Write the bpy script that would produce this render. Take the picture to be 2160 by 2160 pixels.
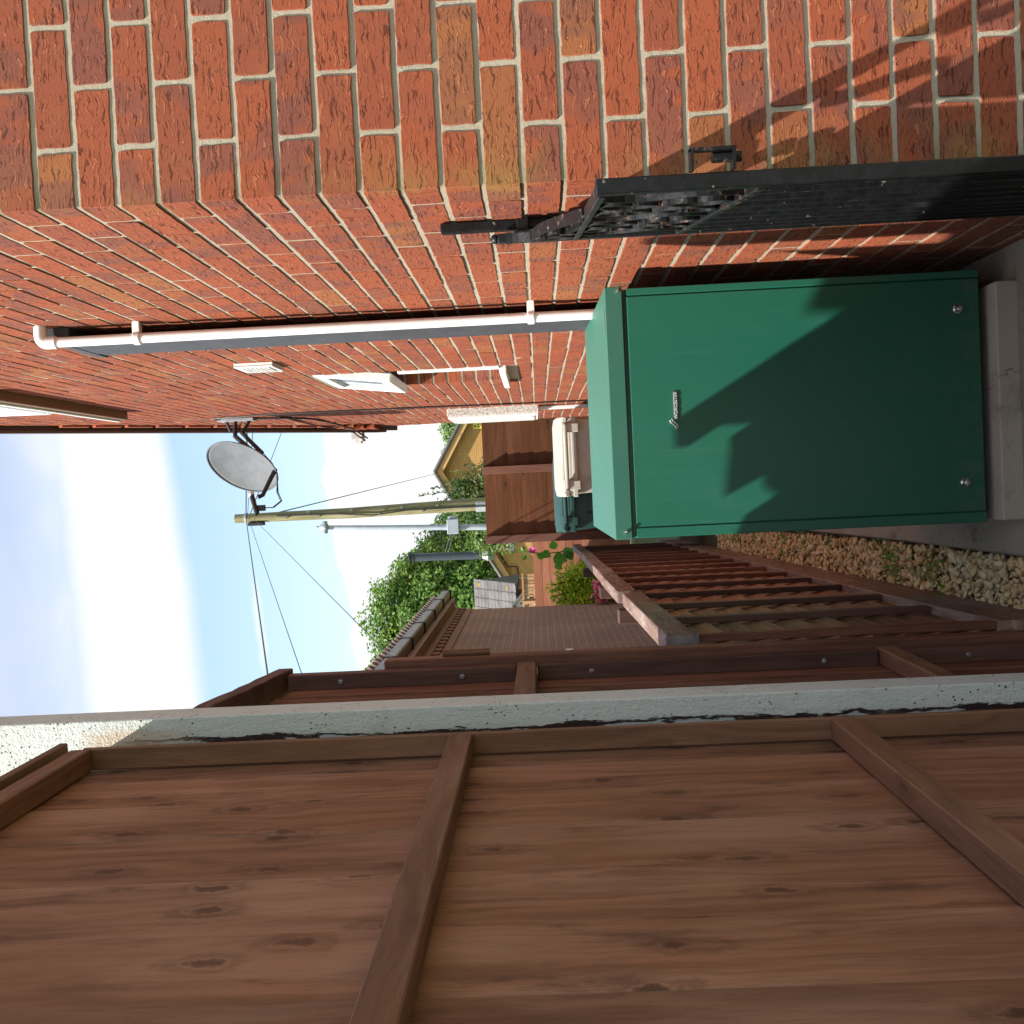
import bpy, bmesh, math, random
from mathutils import Vector, Matrix, noise
R_ = random.Random(7)
D = bpy.data; SC = bpy.context.scene; COL = SC.collection
for o in list(D.objects): D.objects.remove(o)

# ------------------------------------------------------------------ camera (the photo was taken with the phone turned on its side)
cam = D.objects.new('camera', D.cameras.new('camera')); COL.objects.link(cam); SC.camera = cam
right = Vector((0.99842, 0.02988, -0.04766)); up = Vector((0.04842, -0.02521, 0.99851)); back = right.cross(up)
m = Matrix((-up, right, back)).transposed().to_4x4(); m.translation = (0, 0, 1.232)
cam.matrix_world = m
cam.data.sensor_width = 36; cam.data.lens = 36 * 2140 / 2160
cam.data.clip_start = .05; cam.data.clip_end = 2000
SC.render.resolution_x = SC.render.resolution_y = 1024

# ------------------------------------------------------------------ light
SD = Vector((.60, .40, -1.08)).normalized()          # the way the sunlight travels
EL = math.asin(-SD.z); AZ = math.atan2(-SD.x, -SD.y)
sun = D.objects.new('sun', D.lights.new('sun', 'SUN')); COL.objects.link(sun)
sun.rotation_euler = SD.to_track_quat('-Z', 'Y').to_euler()
sun.data.energy = 4.4; sun.data.angle = math.radians(.53); sun.data.color = (1, .955, .88)
SC.view_settings.view_transform = 'Standard'; SC.view_settings.look = 'None'
SC.view_settings.exposure = 1.15; SC.view_settings.gamma = 1
W = D.worlds.new('World'); SC.world = W; W.use_nodes = True

class NT:
    """small helper to write node graphs as expressions"""
    def __init__(s, tree): s.t = tree; s.n = tree.nodes; s.l = tree.links
    def node(s, typ, **kw):
        n = s.n.new(typ)
        for k, v in kw.items(): setattr(n, k, v)
        return n
    def put(s, sock, v):
        if hasattr(v, 'is_output'): s.l.new(v, sock)
        elif v is not None:
            if hasattr(sock.default_value, '__len__') and not hasattr(v, '__len__'): v = (v,) * len(sock.default_value)
            if hasattr(v, '__len__') and len(sock.default_value) == 4 and len(v) == 3: v = (*v, 1)
            sock.default_value = v
    def m(s, op, a, b=None, c=None, clamp=False):
        n = s.node('ShaderNodeMath', operation=op, use_clamp=clamp)
        for i, v in enumerate((a, b, c)):
            if v is not None: s.put(n.inputs[i], v)
        return n.outputs[0]
    def v(s, op, a, b=None):
        n = s.node('ShaderNodeVectorMath', operation=op); s.put(n.inputs[0], a)
        if b is not None: s.put(n.inputs[1], b)
        return n.outputs[0]
    def mix(s, f, a, b, mode='MIX'):
        n = s.node('ShaderNodeMix', data_type='RGBA', blend_type=mode)
        s.put(n.inputs[0], f); s.put(n.inputs[6], a); s.put(n.inputs[7], b); return n.outputs[2]
    def step(s, x, a, b, lo=0., hi=1.):
        n = s.node('ShaderNodeMapRange', interpolation_type='SMOOTHSTEP')
        s.put(n.inputs[0], x); s.put(n.inputs[1], a); s.put(n.inputs[2], b); s.put(n.inputs[3], lo); s.put(n.inputs[4], hi)
        return n.outputs[0]
    def noise(s, vec, scale, detail=4, rough=.55, dist=0):
        n = s.node('ShaderNodeTexNoise'); s.put(n.inputs['Vector'], vec); s.put(n.inputs['Scale'], scale)
        n.inputs['Detail'].default_value = detail; n.inputs['Roughness'].default_value = rough
        n.inputs['Distortion'].default_value = dist; return n.outputs[0]
    def vor(s, vec, scale, feature='F1', out='Distance', rnd=1, dims='3D'):
        n = s.node('ShaderNodeTexVoronoi', feature=feature, voronoi_dimensions=dims); s.put(n.inputs['Vector'], vec); n.inputs['Scale'].default_value = scale
        n.inputs['Randomness'].default_value = rnd
        return n.outputs[out]
    def sep(s, v): n = s.node('ShaderNodeSeparateXYZ'); s.put(n.inputs[0], v); return n.outputs
    def comb(s, x, y, z=0): n = s.node('ShaderNodeCombineXYZ'); s.put(n.inputs[0], x); s.put(n.inputs[1], y); s.put(n.inputs[2], z); return n.outputs[0]
    def uv(s): return s.node('ShaderNodeUVMap').outputs[0]
    def obj(s): return s.node('ShaderNodeTexCoord').outputs['Object']
    def pos(s): return s.node('ShaderNodeNewGeometry').outputs['Position']
    def rnd(s): return s.node('ShaderNodeAttribute', attribute_name='rnd').outputs['Fac']
    def bump(s, h, dist, strength=1, normal=None):
        n = s.node('ShaderNodeBump'); n.inputs['Strength'].default_value = strength; n.inputs['Distance'].default_value = dist
        s.put(n.inputs['Height'], h)
        if normal is not None: s.l.new(normal, n.inputs['Normal'])
        return n.outputs[0]

def mat(name, fn):
    M = D.materials.new(name); M.use_nodes = True; M.node_tree.nodes.clear()
    t = NT(M.node_tree); out = t.node('ShaderNodeOutputMaterial'); p = t.node('ShaderNodeBsdfPrincipled')
    t.l.new(p.outputs[0], out.inputs[0]); r = fn(t)
    ins = {'color': 'Base Color', 'rough': 'Roughness', 'metal': 'Metallic', 'normal': 'Normal', 'spec': 'Specular IOR Level',
           'trans': 'Transmission Weight', 'alpha': 'Alpha', 'coat': 'Coat Weight'}
    for k, v in r.items():
        if k in ins: t.put(p.inputs[ins[k]], v)
    if 'sss' in r:       # light coming through leaves
        tr = t.node('ShaderNodeBsdfTranslucent'); t.put(tr.inputs[0], r['sss']); ms = t.node('ShaderNodeMixShader'); ms.inputs[0].default_value = .35
        t.l.new(p.outputs[0], ms.inputs[1]); t.l.new(tr.outputs[0], ms.inputs[2]); t.l.new(ms.outputs[0], out.inputs[0])
    return M

# ---- sky: Nishita with a broad white band of cloud, a bank of cumulus low down and a thin streak
def world():
    t = NT(W.node_tree); t.n.clear()
    out = t.node('ShaderNodeOutputWorld'); bg = t.node('ShaderNodeBackground'); t.l.new(bg.outputs[0], out.inputs[0])
    sky = t.node('ShaderNodeTexSky', sky_type='NISHITA'); sky.sun_disc = False; sky.sun_elevation = EL; sky.sun_rotation = AZ
    sky.air_density = 1.6; sky.dust_density = 1.2; sky.ozone_density = 1.2
    d = t.v('NORMALIZE', t.node('ShaderNodeTexCoord').outputs['Generated'])
    x, y, z = t.sep(d)
    el = t.m('ARCSINE', z); az = t.m('ARCTAN2', x, y)
    n1 = t.noise(d, 5, 6, .6); n2 = t.noise(d, 22, 6, .6); n3 = t.noise(t.v('MULTIPLY', d, (1, 1, 4)), 3, 5, .6, .6)
    e1 = t.m('ADD', t.m('MULTIPLY_ADD', az, -.10, el), t.m('MULTIPLY', t.m('SUBTRACT', n1, .5), .02))
    band = t.m('MULTIPLY', t.step(e1, .336, .362), t.step(e1, .475, .425))
    high = t.m('MULTIPLY', t.step(e1, .40, .46), t.step(t.m('ADD', n3, t.m('MULTIPLY', t.m('SUBTRACT', n2, .5), .2)), .36, .62, .55, .92))
    azn = t.m('MINIMUM', t.m('MAXIMUM', az, -1.2), .02)
    bumps = t.vor(t.v('MULTIPLY', d, (1, 1, 1.6)), 26, 'SMOOTH_F1')
    top = t.m('ADD', t.m('MULTIPLY_ADD', azn, .14, .212), t.m('ADD', t.m('MULTIPLY', t.m('SUBTRACT', n2, .5), .03), t.m('MULTIPLY', bumps, -.018)))
    low = t.step(t.m('SUBTRACT', el, top), .004, -.004)
    streak = t.m('MULTIPLY', t.step(t.m('ABSOLUTE', t.m('SUBTRACT', t.m('ADD', e1, t.m('MULTIPLY', t.m('SUBTRACT', n2, .5), .008)), .288)), .007, .001),
                 t.m('MULTIPLY', t.step(az, -.07, -.11), t.step(az, -.19, -.15, 0, .55)))
    behind = t.m('MULTIPLY', t.step(n3, .48, .66), t.step(y, .55, .2))
    cl = t.m('MAXIMUM', t.m('MAXIMUM', band, high), t.m('MAXIMUM', low, t.m('MAXIMUM', streak, behind)))
    blue = t.mix(1, sky.outputs[0], (1.06, 1.04, 1.06), 'MULTIPLY')
    skyc = t.v('MULTIPLY', blue, (SKY, SKY, SKY))
    # pale haze towards the horizon is part of the sky itself
    cloudc = t.mix(t.step(e1, .43, .50), (1, 1, 1), (.64, .71, .89))
    cloudc = t.mix(t.step(t.noise(d, 11, 5), .35, .7, 0, .12), cloudc, (.75, .84, .96))
    c = t.mix(t.m('MULTIPLY', cl, .97), skyc, t.v('MULTIPLY', cloudc, (CLD, CLD, CLD)))
    t.l.new(c, bg.inputs[0]); bg.inputs[1].default_value = 1
SKY = .105; CLD = .50
world()

# ------------------------------------------------------------------ mesh helpers
def wobbly(a0, a1, z0, z1, amp=.0012, rr=random.Random(31)):
    """outline of one brick face: softly rounded corners, uneven arrises"""
    r = .004; P = []; q = rr.uniform(0, 90)
    def edge(p, d, L, n):
        for i in range(n): P.append((p[0] + d[0] * L * i / n, p[1] + d[1] * L * i / n))
    w, h = a1 - a0, z1 - z0; nw = max(2, int(w / .018)); nh = 4
    edge((a0 + r, z0), (1, 0), w - 2 * r, nw); P.append((a1 - r, z0)); P.append((a1 - r * .3, z0 + r * .3)); edge((a1, z0 + r), (0, 1), h - 2 * r, nh); P.append((a1, z1 - r)); P.append((a1 - r * .3, z1 - r * .3))
    edge((a1 - r, z1), (-1, 0), w - 2 * r, nw); P.append((a0 + r, z1)); P.append((a0 + r * .3, z1 - r * .3)); edge((a0, z1 - r), (0, -1), h - 2 * r, nh); P.append((a0, z0 + r)); P.append((a0 + r * .3, z0 + r * .3))
    cx, cz = (a0 + a1) / 2, (z0 + z1) / 2; O = []
    for x, z in P:
        n = noise.noise(Vector((x * 38 + q, z * 38, q))) + .7 * noise.noise(Vector((x * 110 + q, z * 110, q)))
        k = -amp * max(-.5, n * 1.7 + .15)
        O.append((x + (k if x > cx + w * .46 else -k if x < cx - w * .46 else 0), z + (k if z > cz + h * .4 else -k if z < cz - h * .4 else 0)))
    return O
class MB:
    def __init__(s): s.v = []; s.f = []; s.uv = []; s.r = []
    def add(s, vs, fs, uvs=None, r=None, M=None):
        b = len(s.v); r = R_.random() if r is None else r
        for p in vs:
            p = Vector(p)
            if M is not None: p = M @ p
            s.v.append(p)
        for i, f in enumerate(fs):
            s.f.append([b + k for k in f])
            s.uv += uvs[i] if uvs else [(vs[k][0] + vs[k][1], vs[k][2]) for k in f]
            s.r.append(r)
        return s
    def box(s, x0, x1, y0, y1, z0, z1, g=None, M=None, r=None, off=True, wob=0):
        d = (x1 - x0, y1 - y0, z1 - z0)
        if g is None: g = max(range(3), key=lambda i: abs(d[i]))
        V = [(x, y, z) for x in (x0, x1) for y in (y0, y1) for z in (z0, z1)]
        if wob: V = [tuple(c + R_.uniform(-wob, wob) for c in p) for p in V]
        F = [((0, 1, 3, 2), 0), ((4, 6, 7, 5), 0), ((0, 4, 5, 1), 1), ((2, 3, 7, 6), 1), ((0, 2, 6, 4), 2), ((1, 5, 7, 3), 2)]
        ou, ov = (R_.uniform(0, 40), R_.uniform(0, 40)) if off else (0, 0); U = []
        for f, n in F:
            a = [i for i in range(3) if i != n]
            if g in a: ua = g; va = [i for i in a if i != g][0]
            else: ua, va = a
            sc = 1 if g in a else .5
            U.append([(V[k][ua] * sc + ou, V[k][va] + ov + n * .37) for k in f])
        return s.add(V, [f for f, n in F], U, r, M)
    def prism(s, poly, ax, lo, hi, M=None, r=None):
        """poly: 2D points in the plane across axis ax, extruded lo..hi"""
        def P(p, h):
            return ((h, p[0], p[1]), (p[0], h, p[1]), (p[0], p[1], h))[ax]
        n = len(poly); V = [P(p, lo) for p in poly] + [P(p, hi) for p in poly]
        o = R_.uniform(0, 40)
        F = [tuple(range(n)), tuple(range(2 * n - 1, n - 1, -1))]; U = [[(poly[k % n][0] + o, poly[k % n][1] + o) for k in f] for f in F]
        L = 0
        for i in range(n):
            j = (i + 1) % n; e = math.dist(poly[i], poly[j])
            F.append((i, i + n, j + n, j)); U.append([(L + o, lo), (L + o, hi), (L + e + o, hi), (L + e + o, lo)]); L += e
        return s.add(V, F, U, r, M)
    def tube(s, pts, rad, n=10, r=None, cap=True, M=None, flat=None):
        pts = [Vector(p) for p in pts]; m_ = len(pts); rads = rad if hasattr(rad, '__len__') else [rad] * m_
        V = []; U0 = []; prev = None; L = 0
        for i, p in enumerate(pts):
            d = (pts[min(i + 1, m_ - 1)] - pts[max(i - 1, 0)]).normalized()
            if prev is None: a = d.orthogonal().normalized()
            else: a = (prev - d * prev.dot(d)).normalized()
            prev = a; b = d.cross(a)
            if i: L += (p - pts[i - 1]).length
            for k in range(n):
                t = 2 * math.pi * k / n; V.append(p + (a * math.cos(t) + b * math.sin(t)) * rads[i]); U0.append((L, k / n * 6.28 * rads[0]))
        F = [(i * n + k, i * n + (k + 1) % n, (i + 1) * n + (k + 1) % n, (i + 1) * n + k) for i in range(m_ - 1) for k in range(n)]
        if cap: F += [tuple(range(n - 1, -1, -1)), tuple(range((m_ - 1) * n, m_ * n))]
        return s.add([tuple(v) for v in V], F, [[U0[k] for k in f] for f in F], r, M)
    def ribbon(s, path, wdir, w, th, M=None, r=None):
        """flat bar bent along path; wdir is its wide direction"""
        path = [Vector(p) for p in path]; wd = Vector(wdir).normalized(); V = []
        for i, p in enumerate(path):
            d = (path[min(i + 1, len(path) - 1)] - path[max(i - 1, 0)]).normalized(); nn = d.cross(wd).normalized()
            for a, b in ((-1, -1), (1, -1), (1, 1), (-1, 1)): V.append(tuple(p + wd * (a * w / 2) + nn * (b * th / 2)))
        F = [(i * 4 + k, i * 4 + (k + 1) % 4, i * 4 + 4 + (k + 1) % 4, i * 4 + 4 + k) for i in range(len(path) - 1) for k in range(4)]
        F += [(3, 2, 1, 0), tuple(len(V) - 4 + k for k in range(4))]
        return s.add(V, F, None, r, M)
    def lathe(s, prof, c, axis='Z', n=20, r=None, M=None):
        c = Vector(c); V = []
        A = {'Z': ((1, 0, 0), (0, 1, 0), (0, 0, 1)), 'Y': ((1, 0, 0), (0, 0, 1), (0, 1, 0)), 'X': ((0, 1, 0), (0, 0, 1), (1, 0, 0))}[axis] if isinstance(axis, str) else axis
        a, b, d = map(Vector, A)
        for (ra, h) in prof:
            for k in range(n):
                t = 2 * math.pi * k / n; V.append(tuple(c + a * math.cos(t) * ra + b * math.sin(t) * ra + d * h))
        F = [(i * n + k, i * n + (k + 1) % n, (i + 1) * n + (k + 1) % n, (i + 1) * n + k) for i in range(len(prof) - 1) for k in range(n)]
        F += [tuple(range(n - 1, -1, -1)), tuple(range(len(V) - n, len(V)))]
        return s.add(V, F, None, r, M)
    def build(s, name, material, parent=None, bevel=0, smooth=False, seg=1, loc=None):
        me = D.meshes.new(name); o3 = Vector(loc) if loc is not None else Vector((0, 0, 0))
        if parent is not None: o3 = WL(parent)
        me.from_pydata([v - o3 for v in s.v], [], s.f); me.materials.append(material)
        l = me.uv_layers.new(name='UVMap').data
        for i, u in enumerate(s.uv): l[i].uv = u
        at = me.attributes.new('rnd', 'FLOAT', 'FACE')
        for i, u in enumerate(s.r): at.data[i].value = u
        bm = bmesh.new(); bm.from_mesh(me); bmesh.ops.recalc_face_normals(bm, faces=bm.faces); bm.to_mesh(me); bm.free()
        if smooth:
            for p in me.polygons: p.use_smooth = True
            if smooth != 'all': me.set_sharp_from_angle(angle=math.radians(38))
        o = D.objects.new(name, me); COL.objects.link(o)
        if parent is not None: o.parent = parent
        else: o.location = o3
        if bevel:
            b = o.modifiers.new('bevel', 'BEVEL'); b.width = bevel; b.segments = seg; b.limit_method = 'ANGLE'; b.angle_limit = math.radians(40); b.harden_normals = False
        return o
def WL(o):
    p = Vector(o.location)
    while o.parent: o = o.parent; p += o.location
    return p
def tag(o, label=None, cat=None, group=None, kind=None):
    for k, v in (('label', label), ('category', cat), ('group', group), ('kind', kind)):
        if v: o[k] = v
    return o
def thing(name, loc, label, cat, group=None):
    o = D.objects.new(name, None); COL.objects.link(o); o.location = loc; o.empty_display_size = .1
    return tag(o, label, cat, group)
def dup(root, dx=(0, 0, 0), label=None):
    r = root.copy(); COL.objects.link(r); r.location = Vector(root.location) + Vector(dx)
    if label: r['label'] = label
    for ch in list(root.children):
        c = ch.copy(); COL.objects.link(c); c.parent = r
        for g in ch.children: d = g.copy(); COL.objects.link(d); d.parent = c
    return r

# ------------------------------------------------------------------ materials
def rough_brick(t, tint=(1, 1, 1), fine=1.0, purple=.55):
    uv = t.uv(); u, v, _ = t.sep(uv); rn = t.rnd()
    base = t.mix(t.step(rn, .0, 1.), (.36, .088, .037), (.30, .080, .038))
    base = t.mix(t.step(t.m('FRACT', t.m('MULTIPLY', rn, 7.3)), .80, .98, 0, .7), base, (.36, .145, .05))
    pn = t.noise(t.comb(t.m('MULTIPLY', u, 9), t.m('MULTIPLY', v, 5)), 1, 2, .5)
    pm = t.m('MULTIPLY', t.step(pn, .49, .55), t.step(t.m('FRACT', t.m('MULTIPLY', rn, 13.7)), .2, .5, 0, 1))
    col = t.mix(t.m('MULTIPLY', pm, purple), base, (.165, .070, .060))
    col = t.mix(t.step(t.noise(uv, 14, 5, .6), .52, .75, 0, .4), col, (.40, .125, .05))
    # drag marks along the brick
    w = t.comb(t.m('MULTIPLY', u, 22 * fine), t.m('MULTIPLY', v, 160 * fine))
    dist = t.noise(uv, 30, 3); w2 = t.v('ADD', w, t.comb(0, t.m('MULTIPLY', dist, 4)))
    a = t.noise(w2, 1, 3, .6); crack = t.step(a, .415, .36); ridge = t.step(a, .57, .64)
    fn = t.noise(uv, 420, 4, .7)
    col = t.mix(t.m('MULTIPLY', crack, .78), col, (.085, .020, .012)); col = t.mix(t.m('MULTIPLY', ridge, .5), col, (.55, .19, .08))
    col = t.mix(t.step(fn, .30, .7, .28, 0), col, (.16, .05, .03))
    # pale mortar dust
    col = t.mix(t.step(t.noise(uv, 9, 6, .7), .66, .80, 0, .3), col, (.45, .28, .20))
    # damp green on the arris of the house corner, and dirt towards the ground
    px, py, pz = t.sep(t.pos())
    cd = t.m('MAXIMUM', t.m('SUBTRACT', px, .545), t.m('SUBTRACT', py, 1.872))
    g = t.m('MULTIPLY', t.step(cd, .12, .0), t.step(t.noise(t.pos(), 6, 5, .65),   .40, .70, 0, .6))
    col = t.mix(t.m('MULTIPLY', g, t.step(py, 9, 4)), col, (.30, .19, .055))
    col = t.mix(t.m('MULTIPLY', t.step(pz, .32, .02), .5), col, (.16, .11, .085))
    if tint != (1, 1, 1): col = t.mix(1, col, tint, 'MULTIPLY')
    h = t.m('ADD', t.m('MULTIPLY', crack, -1.0), t.m('ADD', t.m('MULTIPLY', ridge, .7), t.m('MULTIPLY', fn, .35)))
    return dict(color=col, rough=.86, spec=.25, normal=t.bump(h, .0042, 1))
BRICK = mat('rustic_brick', rough_brick)
def mortar(t):
    p = t.pos(); n = t.noise(p, 380, 4, .75); n2 = t.noise(p, 5, 4)
    c = t.mix(n2, (.43, .375, .27), (.53, .47, .36)); c = t.mix(t.step(n, .38, .52, .55, 0), c, (.27, .235, .17))
    px, py, pz = t.sep(p)
    cd = t.m('MAXIMUM', t.m('SUBTRACT', px, .545), t.m('SUBTRACT', py, 1.872))
    c = t.mix(t.m('MULTIPLY', t.step(cd, .09, .0), t.step(t.noise(p, 9, 4), .4, .6, 0, .6)), c, (.20, .20, .08))
    return dict(color=c, rough=.95, spec=.15, normal=t.bump(t.m('ADD', n, t.m('MULTIPLY', t.noise(p, 90, 2), .8)), .003, .9))
MORTAR = mat('sandy_mortar', mortar)

def wood(dark, mid, light, knots=.5, rough=.62, gloss=.3, wear=None, kscale=1.0, lines=1.0, KN=.12, dirt=0):
    def f(t):
        uv = t.uv(); u, v, _ = t.sep(uv); rn = t.rnd()
        warp = t.noise(t.comb(t.m('MULTIPLY', u, 3), t.m('MULTIPLY', v, 9)), 1, 3)
        g = t.noise(t.comb(t.m('MULTIPLY', u, 3.2), t.m('ADD', t.m('MULTIPLY', v, 55), t.m('MULTIPLY', warp, 5))), 1, 6, .62)
        g2 = t.noise(t.comb(t.m('MULTIPLY', u, 22), t.m('MULTIPLY', v, 420)), 1, 3, .6)
        big = t.noise(t.comb(t.m('MULTIPLY', u, 1.6), t.m('MULTIPLY', v, 7)), 1, 4, .6)
        c = t.mix(t.step(g, .30, .70), dark, mid); c = t.mix(t.step(big, .42, .72, 0, .75), c, light)
        c = t.mix(t.step(g2, .30, .46, .35 * lines, 0), c, tuple(x * .55 for x in dark))
        # knots: dark ovals with a ring round them
        kuv = t.comb(t.m('MULTIPLY', u, 2.6 * kscale), t.m('ADD', t.m('MULTIPLY', v, 6.5 * kscale), t.m('MULTIPLY', warp, .25)))
        kd = t.vor(kuv, 1, 'F1', dims='2D'); kcol = t.vor(kuv, 1, 'F1', 'Color', dims='2D'); kr = t.sep(kcol)[0]
        on = t.step(kr, 1 - knots, 1 - knots + .02)
        kn = t.m('ADD', kd, t.m('MULTIPLY', t.m('SUBTRACT', t.noise(uv, 38, 4, .65), .5), KN))
        k = t.m('MULTIPLY', t.step(kn, .125, .04), on); ring = t.m('MULTIPLY', t.m('MULTIPLY', t.step(kn, .26, .15), t.step(kn, .10, .15)), on)
        c = t.mix(t.m('MULTIPLY', k, .80), c, tuple(x * .30 for x in dark)); c = t.mix(t.m('MULTIPLY', ring, .45), c, tuple(x * .6 for x in dark))
        c = t.mix(1, c, t.mix(rn, (.80, .80, .80), (1.16, 1.12, 1.10)), 'MULTIPLY')
        if dirt:      # blotches where the stain took darker, and short black splits
            bl = t.noise(t.comb(t.m('MULTIPLY', u, 5), t.m('MULTIPLY', v, 16)), 1, 6, .68); c = t.mix(t.step(bl, .54, .74, 0, dirt), c, tuple(x * .45 for x in dark))
            sp = t.noise(t.comb(t.m('MULTIPLY', u, 9), t.m('MULTIPLY', v, 150)), 1, 5, .7); c = t.mix(t.m('MULTIPLY', t.step(sp, .69, .73), t.step(t.noise(uv, 3.5, 3), .50, .60, 0, .85)), c, tuple(x * .25 for x in dark))
            c = t.mix(t.step(t.noise(t.comb(t.m('MULTIPLY', u, 2.2), t.m('MULTIPLY', v, 3)), 1, 3), .45, .65, 0, .35), c, (mid[0] * 1.0, mid[1] * .86, mid[2] * .62))
        if wear:
            w = t.m('MULTIPLY', t.step(t.noise(t.comb(t.m('MULTIPLY', u, 6), t.m('MULTIPLY', v, 40)), 1, 6, .7), .52, .68), wear[1]); c = t.mix(w, c, wear[0])
        h = t.m('ADD', t.m('MULTIPLY', g, .8), t.m('MULTIPLY', g2, .35))
        return dict(color=c, rough=t.step(g, .3, .7, rough + .08, rough - .08), spec=gloss, normal=t.bump(h, .0016, .8))
    return f
WOOD_NEAR = mat('stained_softwood_boards', wood((.150, .066, .034), (.270, .126, .070), (.37, .205, .132), .78, kscale=1.7, lines=1.2, KN=.34, dirt=.8))
WOOD_FRAME = mat('stained_softwood_frame', wood((.13, .062, .034), (.20, .10, .055), (.27, .145, .085), .3, kscale=2.2, KN=.25, dirt=.4))
WOOD_RED = mat('red_brown_fence_timber', wood((.10, .038, .022), (.20, .080, .048), (.31, .15, .095), .22, kscale=1.5))
WOOD_LAP = mat('red_brown_lap_boards', wood((.16, .068, .038), (.29, .135, .08), (.40, .22, .14), .2, kscale=1.8, dirt=.4))
WOOD_DARK = mat('dark_brown_fence_timber', wood((.075, .034, .024), (.13, .06, .043), (.18, .095, .07), .1, kscale=2))
WOOD_SHADY = mat('shaded_post_timber', wood((.045, .02, .015), (.07, .032, .024), (.10, .05, .036), .05))  # darker copy of the fence timber, with the posts' shade in its colour
WOOD_CAP = mat('weathered_cap_timber', wood((.13, .075, .055), (.23, .145, .11), (.33, .24, .20), .12, wear=((.50, .44, .42), .5), kscale=2))
WOOD_END = mat('chestnut_stained_boards', wood((.10, .038, .015), (.155, .062, .026), (.205, .09, .042), .34, kscale=1.1))
WOOD_POST = mat('chestnut_stained_post', wood((.13, .055, .035), (.17, .078, .052), (.21, .10, .07), .05))
WOOD_ORANGE = mat('orange_brown_boards', wood((.27, .10, .055), (.34, .14, .08), (.40, .18, .11), .1))
WOOD_PALE = mat('pale_larch_slats', wood((.34, .18, .08), (.44, .25, .12), (.52, .32, .17), .05))
WOOD_POLE = mat('green_tinged_pole_timber', wood((.12, .11, .045), (.23, .21, .11), (.34, .30, .19), .06, wear=((.22, .26, .05), .55)))

def flat(name, c, rough=.5, metal=0., spec=.5, var=.06, scale=8, bumpy=0., coat=0.):
    def f(t):
        p = t.obj(); n = t.noise(p, scale, 5, .6)
        col = t.mix(t.step(n, .3, .7), tuple(x * (1 - var) for x in c), tuple(min(1, x * (1 + var)) for x in c))
        d = dict(color=col, rough=t.step(t.noise(p, scale * 5, 4), .3, .7, max(.02, rough - .05), min(1, rough + .07)), metal=metal, spec=spec, coat=coat)
        if bumpy: d['normal'] = t.bump(t.noise(p, 260, 3), bumpy, .7)
        return d
    return mat(name, f)
PVC = flat('white_pvc', (.78, .775, .75), .38, var=.07, scale=14)
PVC_DULL = flat('weathered_white_pvc', (.55, .53, .50), .55, var=.12, scale=30)
LEAD = flat('dark_grey_trunking', (.062, .064, .072), .62, spec=.3, var=.14, scale=14, bumpy=.0006)
BLACKP = flat('black_plastic', (.018, .018, .02), .45)
CABLE = flat('black_cable', (.012, .012, .013), .5)
CHROME = flat('bright_zinc', (.78, .78, .80), .22, metal=1.)
STEEL = flat('galvanised_steel', (.42, .44, .46), .5, metal=.55, var=.14, scale=20)
STEEL_POST = flat('galvanised_lamp_steel', (.36, .40, .44), .5, metal=.3, var=.1, scale=5)
BROWNP = flat('brown_gutter_plastic', (.10, .052, .038), .4)
DARKGREYP = flat('dark_grey_flue_steel', (.035, .045, .06), .42)
BINBEIGE = flat('beige_bin_plastic', (.36, .345, .30), .5, var=.05, bumpy=.0004)
BINGREEN = flat('dark_green_bin_plastic', (.016, .055, .048), .38, var=.1)
YELLOW = flat('yellow_sign_paint', (.72, .62, .06), .5)
BROWNPAINT = flat('brown_painted_sill', (.20, .105, .052), .6)
GLASS = mat('window_glass', lambda t: dict(color=(.16, .24, .34), rough=.06, spec=1., metal=.25))
DISH = flat('grey_dish_steel', (.135, .145, .155), .75, spec=.25, var=.10, scale=12)
DISHBACK = flat('blue_grey_dish_back', (.16, .18, .26), .5)

def green_paint(t, spec=.6, r0=.34):
    p = t.obj(); n = t.noise(p, 3, 4); f = t.noise(p, 260, 3, .7)
    c = t.mix(n, (.0095, .112, .070), (.0125, .126, .082))
    c = t.mix(t.step(t.vor(p, 26), .035, .02, 0, .5), c, (.10, .26, .19))
    sc = t.noise(t.v('MULTIPLY', p, (14, 14, 90)), 1, 4, .7)
    c = t.mix(t.m('MULTIPLY', t.step(sc, .70, .76), t.step(t.noise(p, 3.1, 2), .55, .65)), c, (.12, .30, .22))
    x, y, z = t.sep(p); st = t.noise(t.comb(t.m('MULTIPLY', x, 55), t.m('MULTIPLY', y, 55), t.m('MULTIPLY', z, 2.2)), 1, 5, .7)
    c = t.mix(t.step(st, .56, .78, 0, .22), c, (.10, .20, .16)); c = t.mix(t.step(t.noise(p, 6, 6, .7), .5, .8, 0, .25), c, (.05, .16, .12))
    c = t.mix(t.m('MULTIPLY', t.step(z, .14, .02), t.step(t.noise(p, 30, 4), .4, .7, 0, .5)), c, (.10, .13, .10))
    return dict(color=c, rough=t.step(n, .3, .7, r0, r0 + .06), spec=spec, normal=t.bump(f, .0002, .5))
GREEN = mat('green_powder_coat', green_paint); GREEN_LID = mat('green_powder_coat_lid', lambda t: green_paint(t, 1., .50))
def black_rust(amount):
    def f(t):
        p = t.obj(); n = t.noise(p, 48, 6, .7); d = t.noise(p, 7, 5, .7)
        c = t.mix(t.step(n, .62 - amount, .78 - amount), (.0045, .005, .006), (.15, .078, .048))
        c = t.mix(t.step(d, .60, .78, 0, .35), c, (.09, .09, .09)); c = t.mix(t.step(t.noise(p, 60, 3), .68, .74, 0, .6), c, (.30, .26, .20))
        return dict(color=c, rough=t.step(n, .3, .7, .32, .62), spec=.35, normal=t.bump(n, .0015, .6))
    return f
GATE = mat('black_gate_paint', black_rust(-.06)); SCROLL = mat('rusty_black_scrollwork', black_rust(.07))
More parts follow.
